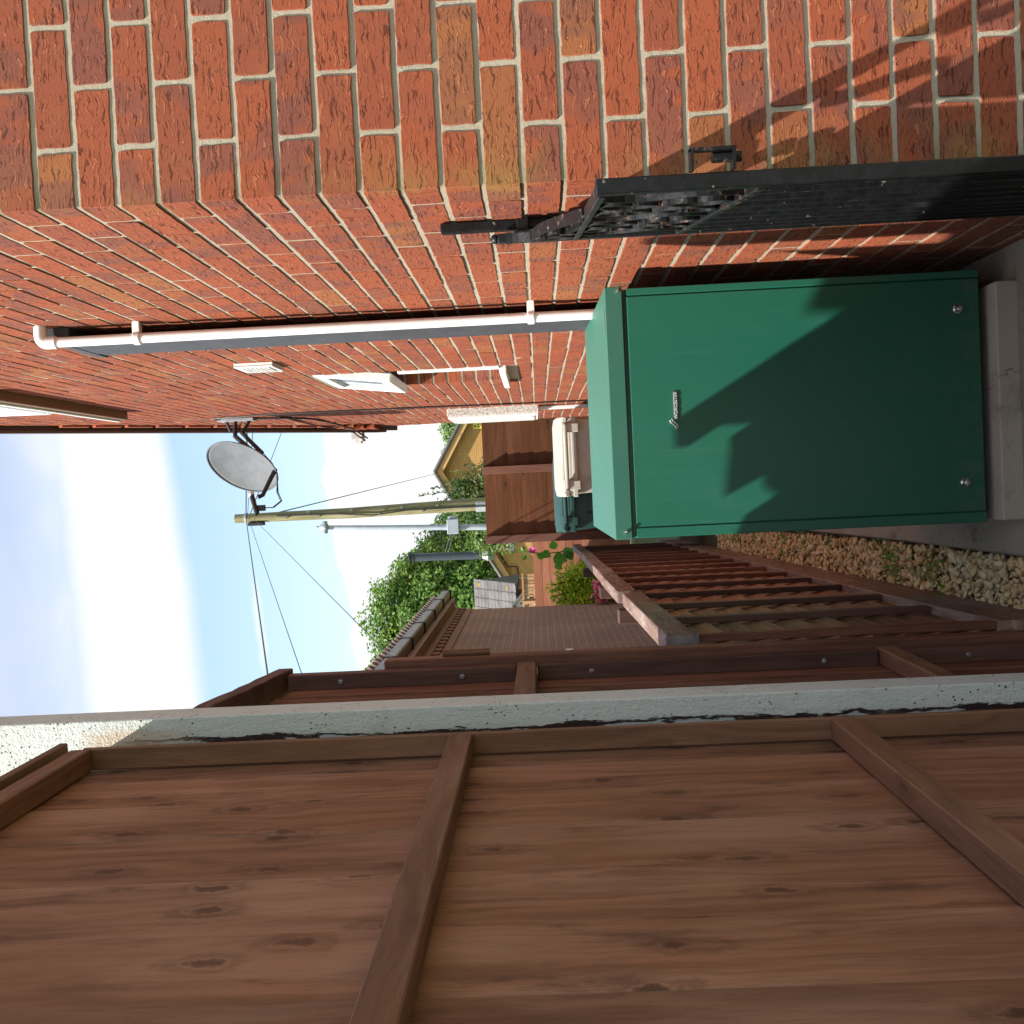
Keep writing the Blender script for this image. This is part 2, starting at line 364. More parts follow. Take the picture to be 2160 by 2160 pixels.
def post_white(t):
    p = t.obj(); x, y, z = t.sep(p)
    st = t.comb(t.m('MULTIPLY', x, 30), t.m('MULTIPLY', y, 30), t.m('MULTIPLY', z, 7)); n = t.noise(st, 1, 6, .7)
    c = t.mix(t.noise(p, 5, 4), (.53, .555, .51), (.63, .64, .59))
    edge = t.m('ADD', x, t.m('MULTIPLY', t.m('SUBTRACT', n, .5), .045))
    peel = t.m('MULTIPLY', t.step(edge, -.4115, -.4135), t.step(z, 2.0, 1.9)); c = t.mix(peel, c, (.032, .014, .012))
    c = t.mix(t.m('MULTIPLY', t.m('MULTIPLY', t.step(z, 2.0, 1.9), t.step(edge, -.4160, -.4180)), t.step(t.noise(st, 1.7, 3), .48, .52)), c, (.42, .45, .46))
    holes = t.m('MULTIPLY', t.step(t.vor(t.v('MULTIPLY', p, (1, 1, .8)), 130), .22, .15), t.step(t.m('ADD', t.noise(p, 14, 3), t.step(z, 1.95, 2.15, 0, .08)), .49, .56)); c = t.mix(holes, c, (.05, .055, .045))
    c = t.mix(t.m('MULTIPLY', t.m('MULTIPLY', t.step(z, 1.80, 1.93), t.step(z, 2.06, 2.0)), t.step(edge, -.390, -.403, 0, .6)), c, (.52, .36, .22))
    crk = t.noise(t.comb(t.m('MULTIPLY', x, 160), t.m('MULTIPLY', y, 160), t.m('MULTIPLY', z, 26)), 1, 4, .7); c = t.mix(t.step(crk, .36, .30, 0, .4), c, (.30, .33, .30))
    c = t.mix(t.step(t.noise(p, 11, 6, .7), .52, .72, 0, .4), c, (.36, .35, .27))
    h = t.m('ADD', t.m('MULTIPLY', peel, -1.6), t.m('ADD', t.m('MULTIPLY', holes, -1), t.m('MULTIPLY', t.m('ADD', crk, t.m('ADD', t.noise(p, 90, 3), t.noise(p, 260, 3))), .7)))
    return dict(color=c, rough=.6, spec=.35, normal=t.bump(h, .0022, 1))
POSTWHITE = mat('flaking_white_paint', post_white)
def concrete(c1, c2):
    def f(t):
        p = t.pos(); n = t.noise(p, 5, 6, .65); g = t.noise(p, 260, 4, .7)
        c = t.mix(n, c1, c2); c = t.mix(t.step(t.noise(p, 17, 5, .7), .55, .75, 0, .45), c, tuple(x * .55 for x in c1)); c = t.mix(t.step(g, .3, .5, .3, 0), c, tuple(x * .6 for x in c1))
        c = t.mix(t.m('MULTIPLY', t.step(t.noise(p, 3.2, 6, .7), .50, .66, 0, .55), t.step(t.noise(p, 26, 4), .35, .6)), c, (.16, .15, .09))
        ck = t.m('ABSOLUTE', t.m('SUBTRACT', t.noise(p, 2.1, 6, .6), .5)); c = t.mix(t.step(ck, .004, .001, 0, .7), c, (.07, .06, .05))
        return dict(color=c, rough=.92, spec=.2, normal=t.bump(t.m('ADD', g, t.m('MULTIPLY', t.noise(p, 40, 4), 1.5)), .002, .8))
    return f
CONC = mat('path_concrete', concrete((.25, .215, .16), (.37, .325, .25)))
PLINTHC = mat('slab_concrete', concrete((.40, .365, .295), (.53, .49, .41)))
ROUGHCAST = mat('speckled_weathered_cabinet', lambda t: dict(color=t.mix(t.step(t.noise(t.obj(), 75, 4, .75), .40, .56), (.27, .245, .21), (.62, .60, .55)), rough=.8))
def stone(t):
    rn = t.rnd(); p = t.obj(); c = t.mix(t.step(rn, 0, .55), (.55, .38, .17), (.70, .53, .28)); c = t.mix(t.step(rn, .6, .95), c, (.74, .62, .40))
    c = t.mix(t.step(t.noise(p, 90, 4), .5, .75, 0, .45), c, (.40, .25, .11)); return dict(color=c, rough=.75, spec=.3)
STONE = mat('honey_flint_gravel', stone)
SOIL = mat('dark_soil', lambda t: dict(color=t.mix(t.noise(t.pos(), 30, 5, .7), (.045, .03, .018), (.13, .095, .05)), rough=1., normal=t.bump(t.noise(t.pos(), 40, 5), .02, 1)))
def grassm(t):
    p = t.pos(); return dict(color=t.mix(t.noise(p, 2, 6, .7), (.05, .075, .02), (.12, .14, .05)), rough=1., normal=t.bump(t.noise(p, 20, 5), .03, 1))
GRASS = mat('rough_grass', grassm)
def leaf(c1, c2, c3, sc=1.2, glow=1.5):
    def f(t):
        rn = t.rnd(); p = t.pos(); c = t.mix(rn, c1, c2); c = t.mix(t.step(t.noise(p, sc, 3), .48, .68, 0, .8), c, c3)
        return dict(color=c, rough=.5, spec=.35, sss=t.v('MULTIPLY', c, (glow, glow * 1.1, glow * .5)))
    return f
LEAF_TREE = mat('broadleaf_foliage', leaf((.065, .14, .025), (.15, .25, .045), (.23, .30, .06), .8))
LEAF_DARK = mat('dark_foliage', leaf((.03, .08, .022), (.065, .14, .035), (.09, .16, .04), .8))
LEAF_LAUREL = mat('glossy_laurel_leaf', leaf((.02, .055, .012), (.06, .12, .028), (.15, .18, .06), 1.5))
LEAF_LIGHT = mat('light_shrub_leaf', leaf((.07, .13, .03), (.13, .20, .05), (.20, .26, .10), 1.5))
LEAF_YEL = mat('yellow_green_leaf', leaf((.17, .29, .02), (.46, .52, .02), (.60, .56, .02), 5))
LEAF_BIG = mat('bright_vine_leaf', leaf((.06, .17, .02), (.10, .24, .035), (.12, .26, .04), 8, 2.2))
PINK = mat('pink_petals', lambda t: dict(color=t.mix(t.rnd(), (.80, .10, .16), (.85, .30, .34)), rough=.6))
PINK2 = mat('magenta_petals', lambda t: dict(color=t.mix(t.rnd(), (.60, .03, .28), (.65, .08, .38)), rough=.6))
SCREW = flat('dull_zinc_screw', (.30, .29, .30), .5, metal=.6)
BARK = mat('rough_bark', lambda t: dict(color=t.mix(t.noise(t.pos(), 8, 5), (.06, .045, .03), (.14, .11, .08)), rough=.95))
def coursed(c1, c2, mc, L=.225, H=.075, bw=.012, ctr=.4):
    """bricks small enough in the picture to live in the material; UVs are metres"""
    def f(t):
        uv = t.uv(); b = t.node('ShaderNodeTexBrick'); t.put(b.inputs['Vector'], uv); b.offset = .5
        b.inputs['Scale'].default_value = 1; b.inputs['Brick Width'].default_value = L; b.inputs['Row Height'].default_value = H
        b.inputs['Mortar Size'].default_value = bw / 2; b.inputs['Mortar Smooth'].default_value = .2; b.inputs['Bias'].default_value = 0
        t.put(b.inputs['Color1'], c1); t.put(b.inputs['Color2'], c2); t.put(b.inputs['Mortar'], mc)
        c = t.mix(t.step(t.noise(uv, 1.3, 4), .35, .7, 0, ctr), b.outputs[0], tuple(x * .6 for x in c1))
        return dict(color=c, rough=.9, spec=.2, normal=t.bump(t.m('SUBTRACT', 1, b.outputs[1]), .006, .6))
    return f
GARAGE_BRICK = mat('dull_red_brick', coursed((.29, .145, .10), (.36, .15, .09), (.33, .25, .20), bw=.014))
BUFF_BRICK = mat('buff_brick', coursed((.52, .30, .105), (.44, .25, .085), (.30, .18, .08), bw=.012, ctr=.15))
BUFF_TRIM = flat('ochre_painted_bargeboard', (.50, .30, .12), .7)
ROOFTILE = flat('brown_concrete_tile', (.16, .12, .10), .85, spec=.2, var=.25, scale=6)
ROOFGREY = flat('grey_concrete_tile', (.13, .12, .115), .85, spec=.2, var=.22, scale=4)

# ================================================================== GROUND
def sheet(name, x0, x1, y0, y1, z, material, nx=1, ny=1):
    b = MB()
    for i in range(nx):
        for j in range(ny):
            a, c = x0 + (x1 - x0) * i / nx, x0 + (x1 - x0) * (i + 1) / nx; d, e = y0 + (y1 - y0) * j / ny, y0 + (y1 - y0) * (j + 1) / ny
            b.add([(a, d, z), (c, d, z), (c, e, z), (a, e, z)], [(0, 1, 2, 3)])
    return tag(b.build(name, material), kind='structure')
sheet('ground', -300, 300, -300, 700, -.06, GRASS)
b = MB(); b.prism([(-.262, -.5), (-.250, 2.4), (-.262, 3.5), (-.285, 4.6), (-.30, 9.36), (2.6, 9.36), (2.6, -.5)], 2, -.055, 0)
path = tag(b.build('path', CONC, bevel=.006), kind='structure')
sheet('gravel_bed', -.62, -.25, -.5, 9.36, -.045, SOIL)
# gravel: loose rounded stones, one object nobody could count
def pebbles():
    bm0 = bmesh.new(); bmesh.ops.create_icosphere(bm0, subdivisions=1, radius=1); V0 = [v.co.copy() for v in bm0.verts]; F0 = [[v.index for v in f.verts] for f in bm0.faces]; bm0.free()
    b = MB(); rr = random.Random(3)
    y = 1.95
    def one(x, y, z, s):
        M = Matrix.Rotation(rr.uniform(0, 6.28), 3, 'Z') @ Matrix.Rotation(rr.gauss(0, .45), 3, 'X') @ Matrix.Rotation(rr.gauss(0, .45), 3, 'Y')
        sc = Vector((s * rr.uniform(.9, 1.5), s * rr.uniform(.7, 1.1), s * rr.uniform(.3, .55))); q = Vector((rr.random() * 9, rr.random() * 9, 0))
        vs = [tuple(M @ Vector([p[k] * sc[k] * (1 + .55 * noise.noise(p * 1.3 + q)) for k in range(3)]) + Vector((x, y, z))) for p in V0]
        b.add(vs, F0, None, rr.random())
    for layer, z, n in ((0, -.030, 2200), (1, -.015, 2500), (2, -.006, 700)):
        for i in range(n):
            y = 1.95 + 5.2 * rr.random() ** 1.25
            lo = -.395 - .028 * (y - 2.44); hi = -.262 if y < 3.2 else -.262 - .028 * (y - 3.2)
            one(rr.uniform(lo, hi - .006), y, z + rr.uniform(-.004, .004), rr.choice((rr.uniform(.005, .009), rr.uniform(.009, .0175))))
    return b.build('gravel', STONE, smooth='all')
tag(pebbles(), kind='stuff', label='honey coloured flint gravel between the fence and the path', cat='gravel')
def weeds():
    b = MB(); rr = random.Random(5)
    for k in range(24):
        y = rr.choice([3.25, 3.6, 4.4, 4.6, 5.2, 6.0, 6.4]) + rr.gauss(0, .12); x = rr.uniform(-.42, -.29)
        for j in range(18):
            a = rr.uniform(0, 6.28); L = rr.uniform(.008, .028); w = .004; px, py = x + rr.gauss(0, .018), y + rr.gauss(0, .03)
            d = Vector((math.cos(a), math.sin(a), rr.uniform(.2, 1.6))).normalized() * L; s = Vector((-math.sin(a), math.cos(a), 0)) * w
            p = Vector((px, py, -.005)); b.add([p, p + d * .6 + s, p + d, p + d * .6 - s], [(0, 1, 2, 3)], [[(0, 0)] * 4])
    return b.build('weeds', LEAF_BIG)
tag(weeds(), kind='stuff', label='small green weeds growing through the gravel', cat='weeds')

def litter():
    b = MB(); rr = random.Random(17)
    for k in range(46):
        x, y = rr.choice(((rr.uniform(-.38, -.20), rr.uniform(2.2, 4.5)), (rr.uniform(.46, .54), rr.uniform(2.2, 3.2)), (rr.uniform(-.24, .5), rr.uniform(2.15, 2.58)))); z = .004 if x > -.26 else .0
        s = rr.uniform(.006, .016); a = rr.uniform(0, 6.28); u = Vector((math.cos(a), math.sin(a), rr.uniform(-.2, .3))) * s; w = Vector((-math.sin(a), math.cos(a), rr.uniform(-.2, .4))) * s * .45; p = Vector((x, y, z + .003))
        b.add([tuple(p - u), tuple(p + w), tuple(p + u), tuple(p - w)], [(0, 1, 2, 3)], [[(0, 0)] * 4])
    return b.build('leaf_litter', flat('dry_brown_leaf', (.17, .09, .035), .8, var=.4, scale=60))
tag(litter(), kind='stuff', label='dry leaf scraps scattered on the path and gravel', cat='leaf litter')

# ================================================================== HOUSE
HX, HY = .545, 1.872; Z0 = .032
house = thing('brick_house', (HX, HY, 0), 'red rustic brick house whose corner fills the picture beside the path', 'house')
YE, ZE, YR, ZR = 8.80, 2.62, 5.336, 6.30          # eaves and ridge of the gable
def gable_top(y): return ZE + (ZR - ZE) * (1 - abs(y - YR) / (YE - YR))
holes = [(4.72, 5.36, 1.36, 2.275), (4.30, 5.42, 3.79, 4.60)]   # window openings in the side wall: y0,y1,z0,z1
def bricks_side():
    b = MB(); r = int(-1)
    while Z0 + r * .075 < 6.2:
        z0 = Z0 + r * .075 + .0055; z1 = z0 + .064; y = HY; first = .2125 if r % 2 else .100
        yy = HY + (.0025 if r % 2 else -.0025) * 0
        segs = []; L = first
        while y < 8.79:
            y1 = min(y + L, 8.79); segs.append((y, y1)); y = y1 + .011; L = .214
        for a, c in segs:
            if c - a < .02 or gable_top(a) < z1 and gable_top(c) < z1: continue
            pieces = [(a, c)]
            for h in holes:
                if z1 > h[2] and z0 < h[3]:
                    q = []
                    for p in pieces:
                        if p[1] <= h[0] or p[0] >= h[1]: q.append(p)
                        else:
                            if p[0] < h[0] - .02: q.append((p[0], h[0]))
                            if p[1] > h[1] + .02: q.append((h[1], p[1]))
                    pieces = q
            for p in pieces:
                jx = R_.uniform(-.0015, .0015)
                d = .10 if (abs(p[0] - holes[0][1]) < .01 or abs(p[0] - holes[1][1]) < .01) else .06
                if p[0] < 3.1 and z1 < 3.2:
                    pl = wobbly(p[0], p[1], z0, z1)
                    if p[0] == HY: pl = [(HY if q_[0] < HY + .004 else q_[0], q_[1]) for q_ in pl]
                    b.prism(pl, 0, HX + jx, HX + .05)
                else: b.box(HX + jx, HX + d, p[0], p[1], z0, z1, g=1, wob=.0012)
        r += 1
    return b
def bricks_front():
    b = MB(); r = -1
    while Z0 + r * .075 < 2.75:
        z0 = Z0 + r * .075 + .0055; z1 = z0 + .064; x = HX + .0; L = .1025 if r % 2 else .215
        # the first unit on this face is the end of the side wall's corner brick (or the other way round), set a hair back
        while x < 2.3:
            x1 = x + L - (0 if x > HX else 0)
            pl = wobbly(x + (.0006 if x == HX else 0), x1, z0, z1)
            if x == HX: pl = [(HX + .0006 if q_[0] < HX + .0046 else q_[0], q_[1]) for q_ in pl]
            b.prism(pl, 1, HY - .0012 + R_.uniform(-.0015, .0012), HY + .05); x = x1 + .011; L = .214
        r += 1
    return b
bricks_side().build('brickwork', BRICK, house, bevel=.0028, seg=1)
fb = bricks_front().build('brickwork', BRICK, house, bevel=.0028, seg=1)
b = MB()   # mortar bed: solid wall set 5 mm back behind the brick faces
def wallpoly(x0, x1):
    # side wall as strips so that the window openings stay open
    ys = sorted({HY + .005, 8.785, YR} | {h[0] - .003 for h in holes} | {h[1] + .003 for h in holes})
    for a, c in zip(ys[:-1], ys[1:]):
        mid = (a + c) / 2; gaps = sorted((h[2], h[3]) for h in holes if h[0] < mid < h[1]); z = -.05
        for g0, g1 in gaps: b.prism([(a, z), (c, z), (c, g0 - .003), (a, g0 - .003)], 0, x0, x1); z = g1 + .003
        b.prism([(a, z), (c, z), (c, gable_top(c) - .02), (a, gable_top(a) - .02)], 0, x0, x1)
wallpoly(HX + .0025, HX + .25)
b.box(HX + .0028, 2.4, HY + .0018, HY + .03, -.05, 2.75)
b.build('wall', MORTAR, house)
# far and rear walls closing the house, and its roof
b = MB(); b.box(HX + .03, 6.0, 8.70, 8.80, 0, 2.6); b.box(5.9, 6.0, HY, 8.8, 0, 2.6); b.build('rear_wall', BRICK, house)
b = MB()
for s, ov in ((1, .18), (-1, -.02)):
    e = YR + s * (YE - YR + ov); ez = ZR - (ZR - ZE) * (YE - YR + ov) / (YE - YR)
    b.prism([(YR, ZR + .06), (e, ez + .06), (e, ez + .02), (YR, ZR + .02)], 0, .515, 6.1)
roof = b.build('roof', ROOFTILE, house)
b = MB()   # verge: cloaking board, brown underside
e = YE + .02; ez = gable_top(e)
for s in (1,):
    b.prism([(YR, ZR + .018), (YR + s * (e - YR), ez + .018), (YR + s * (e - YR), ez - .075), (YR, ZR - .075)], 0, .494, .512)
    b.prism([(YR, ZR + .010), (YR + s * (e - YR), ez + .010), (YR + s * (e - YR), ez - .02), (YR, ZR - .02)], 0, .512, .545)
verge = b.build('verge_board', BROWNP, house)
b = MB()   # corbelled brick kneeler that carries the verge at the eaves
for k in range(4):
    z = 2.56 + k * .075; y0 = 8.37 - k * .035 + (.05 if k == 0 else 0)
    yy = y0
    while yy < 8.78: b.box(.512 - .0 * k, HX + .001, yy, min(yy + .215, 8.80), z + .005, z + .07, g=1); yy += .225
b.build('kneeler', BRICK, house, bevel=.003)
b = MB()
yy = 6.9
while yy < 8.3:     # raking brick course below the verge
    z = gable_top(yy) - .15; b.box(.530, HX + .001, yy, yy + .19, z - .04, z + .03, g=1, M=Matrix.Translation((0, yy, z)) @ Matrix.Rotation(math.atan2(ZE - ZR, YE - YR), 4, 'X') @ Matrix.Translation((0, -yy, -z))); yy += .155
b.build('raking_course', BRICK, house, bevel=.003)
b = MB(); b.box(.430, .495, 8.60, 8.72, 2.70, 2.80); b.box(.418, .44, 8.585, 8.73, 2.695, 2.715); b.box(.40, .43, 8.62, 8.70, 2.715, 2.775)
b.build('gutter_end', PVC_DULL, house, bevel=.004)
b = MB(); b.tube([(.452, 8.66, 2.765), (3, 8.9, 2.765)], .05, 10); b.build('gutter', PVC_DULL, house)

# windows of the house (parts): frame > sash, sill, pane
def house_window(y0, y1, z0, z1, split, tilt, big):
    w = .055; b = MB(); xf0, xf1 = (HX + .085, HX + .135) if not big else (HX - .030, HX + .03)
    b.box(xf0, xf1, y0, y0 + .05, z0, z1, off=True); b.box(xf0, xf1, y1 - .05, y1, z0, z1); b.box(xf0, xf1, y0 + .05, y1 - .05, z0, z0 + .05); b.box(xf0, xf1, y0 + .05, y1 - .05, z1 - .05, z1)
    if split: b.box(xf0, xf1, y0 + .05, y1 - .05, split - .025, split + .025)
    win = b.build('window', PVC, house, bevel=.004)
    b = MB()
    if split: b.box(xf0 + .024, xf0 + .03, y0 + .05, y1 - .05, z0 + .05, split - .025)
    else: b.box(xf0 + .024, xf0 + .03, y0 + .05, y1 - .05, z0 + .05, z1 - .05)
    b.build('pane', GLASS, win)
    # hinged sash standing open at the bottom
    zs0 = (split if split else z0 + .03); zs1 = z1 - .015; H = zs1 - zs0; o = Vector((HX + (.02 if not big else -.028), 0, zs1))
    M = Matrix.Translation(o) @ Matrix.Rotation(tilt, 4, 'Y')
    b = MB(); f = .06; a0, a1 = y0 + .012, y1 - .012
    b.box(-.022, .022, a0, a0 + f, -H, 0, M=M); b.box(-.022, .022, a1 - f, a1, -H, 0, M=M); b.box(-.022, .022, a0 + f, a1 - f, -H, -H + f, M=M); b.box(-.022, .022, a0 + f, a1 - f, -f, 0, M=M)
    sash = b.build('sash', PVC, win, bevel=.006)
    b = MB(); b.box(-.006, .0, a0 + f, a1 - f, -H + f, -f, M=M); b.build('pane', GLASS, win)
    return win
w1 = house_window(4.725, 5.355, 1.385, 2.275, 1.89, math.radians(7), False)
b = MB(); b.box(HX - .036, HX + .06, 4.735, 5.47, 1.352, 1.384); b.box(HX - .012, HX + .06, 4.723, 4.755, 1.384, 1.86); b.build('sill', PVC, house, bevel=.004)
w2 = house_window(4.29, 5.43, 3.79, 4.59, None, math.radians(.6), True)
b = MB(); b.box(HX - .050, HX + .05, 4.60, 6.12, 3.700, 3.745); b.build('sill', BROWNPAINT, house, bevel=.004)
b = MB(); b.box(HX - .060, HX + .05, 4.58, 6.14, 3.747, 3.775); b.build('sill', PVC, house, bevel=.003)
vt = MB(); vt.box(HX - .016, HX - .010, 4.15, 4.34, 2.295, 2.455)
for q_ in ((4.15, 4.165, 2.295, 2.455), (4.325, 4.34, 2.295, 2.455), (4.165, 4.325, 2.295, 2.31), (4.165, 4.325, 2.44, 2.455)): vt.box(HX - .020, HX, *q_)
for k in range(7):
    z = 2.316 + k * .0175; vt.box(HX - .024, HX - .016, 4.17, 4.32, z, z + .009)
vt.build('air_vent', PVC, house, bevel=.002)

# meter cabinet on the side wall
mc = thing('meter_cabinet', (HX, 7.2, 1.2), 'slim white meter cabinet with speckled weathered edge on the side wall above the beige bin', 'cabinet')
b = MB(); b.box(HX - .055, HX + .02, 7.20, 7.74, 1.20, 1.85); b.build('case', ROUGHCAST, mc, bevel=.004)
b = MB(); b.box(HX - .072, HX - .055, 7.205, 7.735, 1.205, 1.845); b.box(HX - .078, HX - .072, 7.23, 7.71, 1.23, 1.82); b.build('door', PVC, mc, bevel=.003)
b = MB(); b.box(HX - .081, HX - .0785, 7.25, 7.262, 1.222, 1.25); b.build('lock', BLACKP, mc)
b = MB(); b.box(HX - .030, HX - .004, 7.30, 7.335, .02, 1.197); o = b.build('conduit', PVC, bevel=.004, loc=(HX, 7.3, 0))
tag(o, 'white conduit running down the wall from the meter cabinet', 'conduit')

# white pipe and the dark trunking beside it
pp = thing('waste_pipe', (.500, 3.08, .9), 'white plastic pipe with an elbow standing clear of the side wall above the boiler', 'pipe')
b = MB(); px_ = .496; b.tube([(px_, 3.08, .05), (px_, 3.08, 2.715)], .0155, 16); b.build('pipe', PVC, pp, smooth=True)
b = MB(); arc = [(px_, 3.08, 2.68), (px_, 3.08, 2.705)] + [(px_ + .02 * (1 - math.cos(a)), 3.08, 2.708 + .02 * math.sin(a)) for a in [math.pi / 2 * i / 6 for i in range(1, 7)]] + [(HX + .01, 3.08, 2.728)]
b.tube(arc, .0195, 16); b.build('elbow', PVC, pp, smooth=True)
for z in (2.43, 1.228):
    b = MB(); b.lathe([(.0185, -.011), (.0205, -.009), (.0205, .009), (.0185, .011)], (px_, 3.08, z), n=18); b.box(px_ + .012, HX + .002, 3.068, 3.092, z - .011, z + .011); b.build('bracket', PVC, pp, bevel=.002, smooth=True)
tr = thing('pipe_trunking', (.52, 3.12, .6), 'dark grey boxed trunking running up the wall behind the white pipe', 'trunking')
b = MB(); prof = [(HX - .052, 3.115), (HX - .056, 3.115), (HX - .056, 3.32), (HX - .0535, 3.33), (HX - .0535, 3.37), (HX - .045, 3.40), (HX + .003, 3.42), (HX + .003, 3.41), (HX - .040, 3.39)]
b.prism(prof, 2, .3, 2.66); b.build('cover', LEAD, tr, bevel=.003)
b = MB(); q = [(HX + .003, 2.655), (HX - .058, 2.655), (HX - .056, 2.69), (HX - .040, 2.72), (HX - .015, 2.735), (HX + .003, 2.735)]
b.prism(q, 1, 3.110, 3.40, r=.2); b.build('end_cap', LEAD, tr, bevel=.004)

# ================================================================== BOILER
bo = thing('oil_boiler', (.165, 2.65, .055), 'green steel outdoor boiler cabinet with pitched lid standing on a concrete slab', 'boiler')
bx0, bx1, by, bz0, bz1 = -.160, .489, 2.652, .076, .992
b = MB(); b.box(bx0, bx1, by + .012, 3.36, bz0, bz1 - .0); cab = b.build('cabinet', GREEN, bo, bevel=.003)
for x0, x1 in ((bx0, bx0 + .0265), (bx1 - .0185, bx1)):
    b = MB(); b.box(x0, x1, by, by + .0115, bz0, bz1 - .012); b.build('corner_strip', GREEN, bo, bevel=.0015)
b = MB(); b.box(bx0 + .0295, bx1 - .0215, by - .001, by + .0115, bz0 + .002, bz1 - .012); front = b.build('front_panel', GREEN, bo, bevel=.002, seg=2)
b = MB(); V = [(-.162, 2.6475, .991), (.494, 2.6475, .991), (.494, 3.40, .991), (-.162, 3.40, .991), (-.162, 2.6475, 1.036), (.494, 2.6475, 1.036), (.492, 3.39, 1.052), (-.157, 3.39, 1.052)]
b.add(V, [(0, 1, 2, 3), (4, 5, 6, 7), (0, 1, 5, 4), (1, 2, 6, 5), (2, 3, 7, 6), (3, 0, 4, 7)]); lid = b.build('lid', GREEN_LID, bo, bevel=.002, seg=2)
b = MB(); b.box(-.155, .49, 2.640, 2.66, .9925, .9925 + .0005); 
for x, z in ((.482, 1.003), (-.143, 1.008)):
    b = MB(); b.lathe([(.0042, 0), (.0045, -.008), (.0042, -.010), (.002, -.0105)], (x, 2.6475, z), 'Y', 12); b.build('screw', CHROME, lid, smooth=True)
b = MB(); b.tube([(.44, 2.665, 1.0378), (.375, 2.66, 1.0378)], .0011, 6); b.build('lid_clip', CHROME, lid)
for x, z in ((.391, .134), (-.056, .130)):
    b = MB(); b.lathe([(.0115, 0), (.0115, -.004), (.0085, -.006), (.0080, -.014), (.0065, -.017), (.002, -.018)], (x, by - .001, z), 'Y', 20); b.box(x - .0015, x + .0015, by - .0205, by - .018, z - .006, z + .006, off=False); b.build('lock_knob', CHROME, front, smooth=True)
# badge: raised lettering with a double swoosh at its left
def text_mesh(txt, size, ext):
    cu = D.curves.new('t', 'FONT'); cu.body = txt; cu.size = size; cu.extrude = ext; cu.align_x = 'LEFT'; cu.space_character = 1.0
    ob = D.objects.new('t', cu); COL.objects.link(ob); dg = bpy.context.evaluated_depsgraph_get(); dg.update(); me = D.meshes.new_from_object(ob.evaluated_get(dg))
    vs = [tuple(v.co) for v in me.vertices]; fs = [tuple(p.vertices) for p in me.polygons]; D.objects.remove(ob); return vs, fs
vs, fs = text_mesh('WORCESTER', .0118, .0016); W_ = max(v[0] for v in vs) - min(v[0] for v in vs); mx = min(v[0] for v in vs)
b = MB(); BX, BZ = .145, .862
b.add([(BX + (v[0] - mx) * .070 / W_, by - .0042 - v[2], BZ + v[1] - .0006) for v in vs], fs, [[(0, 0)] * len(f) for f in fs])
BADGE = flat('badge_silver', (.74, .75, .74), .45, metal=.2)
letters = b.build('badge', BADGE, front)
b = MB(); b.box(BX - .001, BX + .0715, by - .004, by - .001, BZ - .0012, BZ + .0086); b.build('backing', flat('badge_dark_silver', (.13, .15, .15), .5, metal=.2), letters, bevel=.0006)
b = MB()
for dx, dz in ((0, 0), (-.0035, .0055)):
    P_ = [(-.006, .000), (-.001, .0005), (.003, .004), (.009, .011), (.013, .0145), (.017, .0155)]
    b.ribbon([(BX - .016 + p[0] + dx, by - .0035, BZ - .001 + p[1] + dz * .9) for p in P_], (0, 1, 0), .005, .0021)
b.build('emblem', BADGE, letters)
b = MB(); b.box(-.156, .450, 2.606, 3.42, -.002, .055); o = b.build('concrete_plinth', PLINTHC, bevel=.004, seg=2, loc=(.15, 3, 0))
tag(o, 'low grey concrete slab under the green boiler', 'plinth')

# ================================================================== BLACK IRON GATE
A = Vector((.502, 2.105, 0)); Bf = Vector((.371, 1.305, 0)); dG = (Bf - A).normalized(); nG = Vector((-dG.y, dG.x, 0)) * -1   # nG points to the passage (left face)
if nG.x > 0: nG = -nG
GM = Matrix((dG, nG, Vector((0, 0, 1)))).transposed().to_4x4(); GM.translation = A; GL = (Bf - A).length
gate = thing('iron_gate', (A.x, A.y, 0), 'narrow black iron gate with rusty scrollwork, swung open beside the house corner', 'gate')
b = MB(); b.box(GL - .024, GL, -.010, .010, .04, 1.140, M=GM); b.build('stile', GATE, gate, bevel=.0015)
b = MB(); b.box(0, .022, -.010, .010, .04, 1.290, M=GM); b.lathe([(.008, 0), (.0105, .003), (.0105, .007), (.007, .012), (.002, .014)], GM @ Vector((.011, 0, 1.290)), n=14); b.build('stile', GATE, gate, bevel=.0015, smooth=True)
for z0, z1 in ((1.126, 1.136), (.918, .930), (.06, .085)):
    b = MB(); b.box(.022, GL - .024, -.010, .012, z0, z1, M=GM); b.build('rail', SCROLL if z0 > .5 else GATE, gate, bevel=.001)
b = MB(); s = .026; k = 0
while s < GL - .03:     # fluted infill
    b.box(s, s + .062, -.006, .001, .085, .918, M=GM); b.box(s + .062, s + .078, -.006, .010, .085, .918, M=GM); b.box(s + .026, s + .032, -.006, .006, .085, .918, M=GM); s += .088
b.build('infill_panel', GATE, gate, bevel=.001)
def gp(s, z, t=0): return tuple(GM @ Vector((s, t, z)))
def cscroll(cx, cz, r, a0, a1, turns=.9, flip=1, n=26, sh=.55):
    pts = []
    for i in range(n + 1):
        f = i / n; a = a0 + (a1 - a0) * f; rr = r * (1 - .78 * max(0, abs(2 * f - 1) - sh) / (1 - sh))
        pts.append(gp(cx + flip * rr * math.cos(a), cz + rr * math.sin(a)))
    return pts
b = MB()
for cx in (.26, .56):
    for fl in (1, -1):
        c = cx + fl * .060
        b.ribbon(cscroll(c, .978, .044, math.pi * .2, math.pi * 2.0, flip=fl), nG, .018, .006); b.ribbon(cscroll(c, 1.078, .044, -math.pi * .2, -math.pi * 2.0, flip=fl), nG, .018, .006)
for cx in (.12, .41, .70): b.ribbon([gp(cx + .020 * math.sin(i / 12 * 6.28), .932 + .193 * i / 12) for i in range(13)], nG, .018, .006)
b.build('scroll_panel', SCROLL, gate)
b = MB()
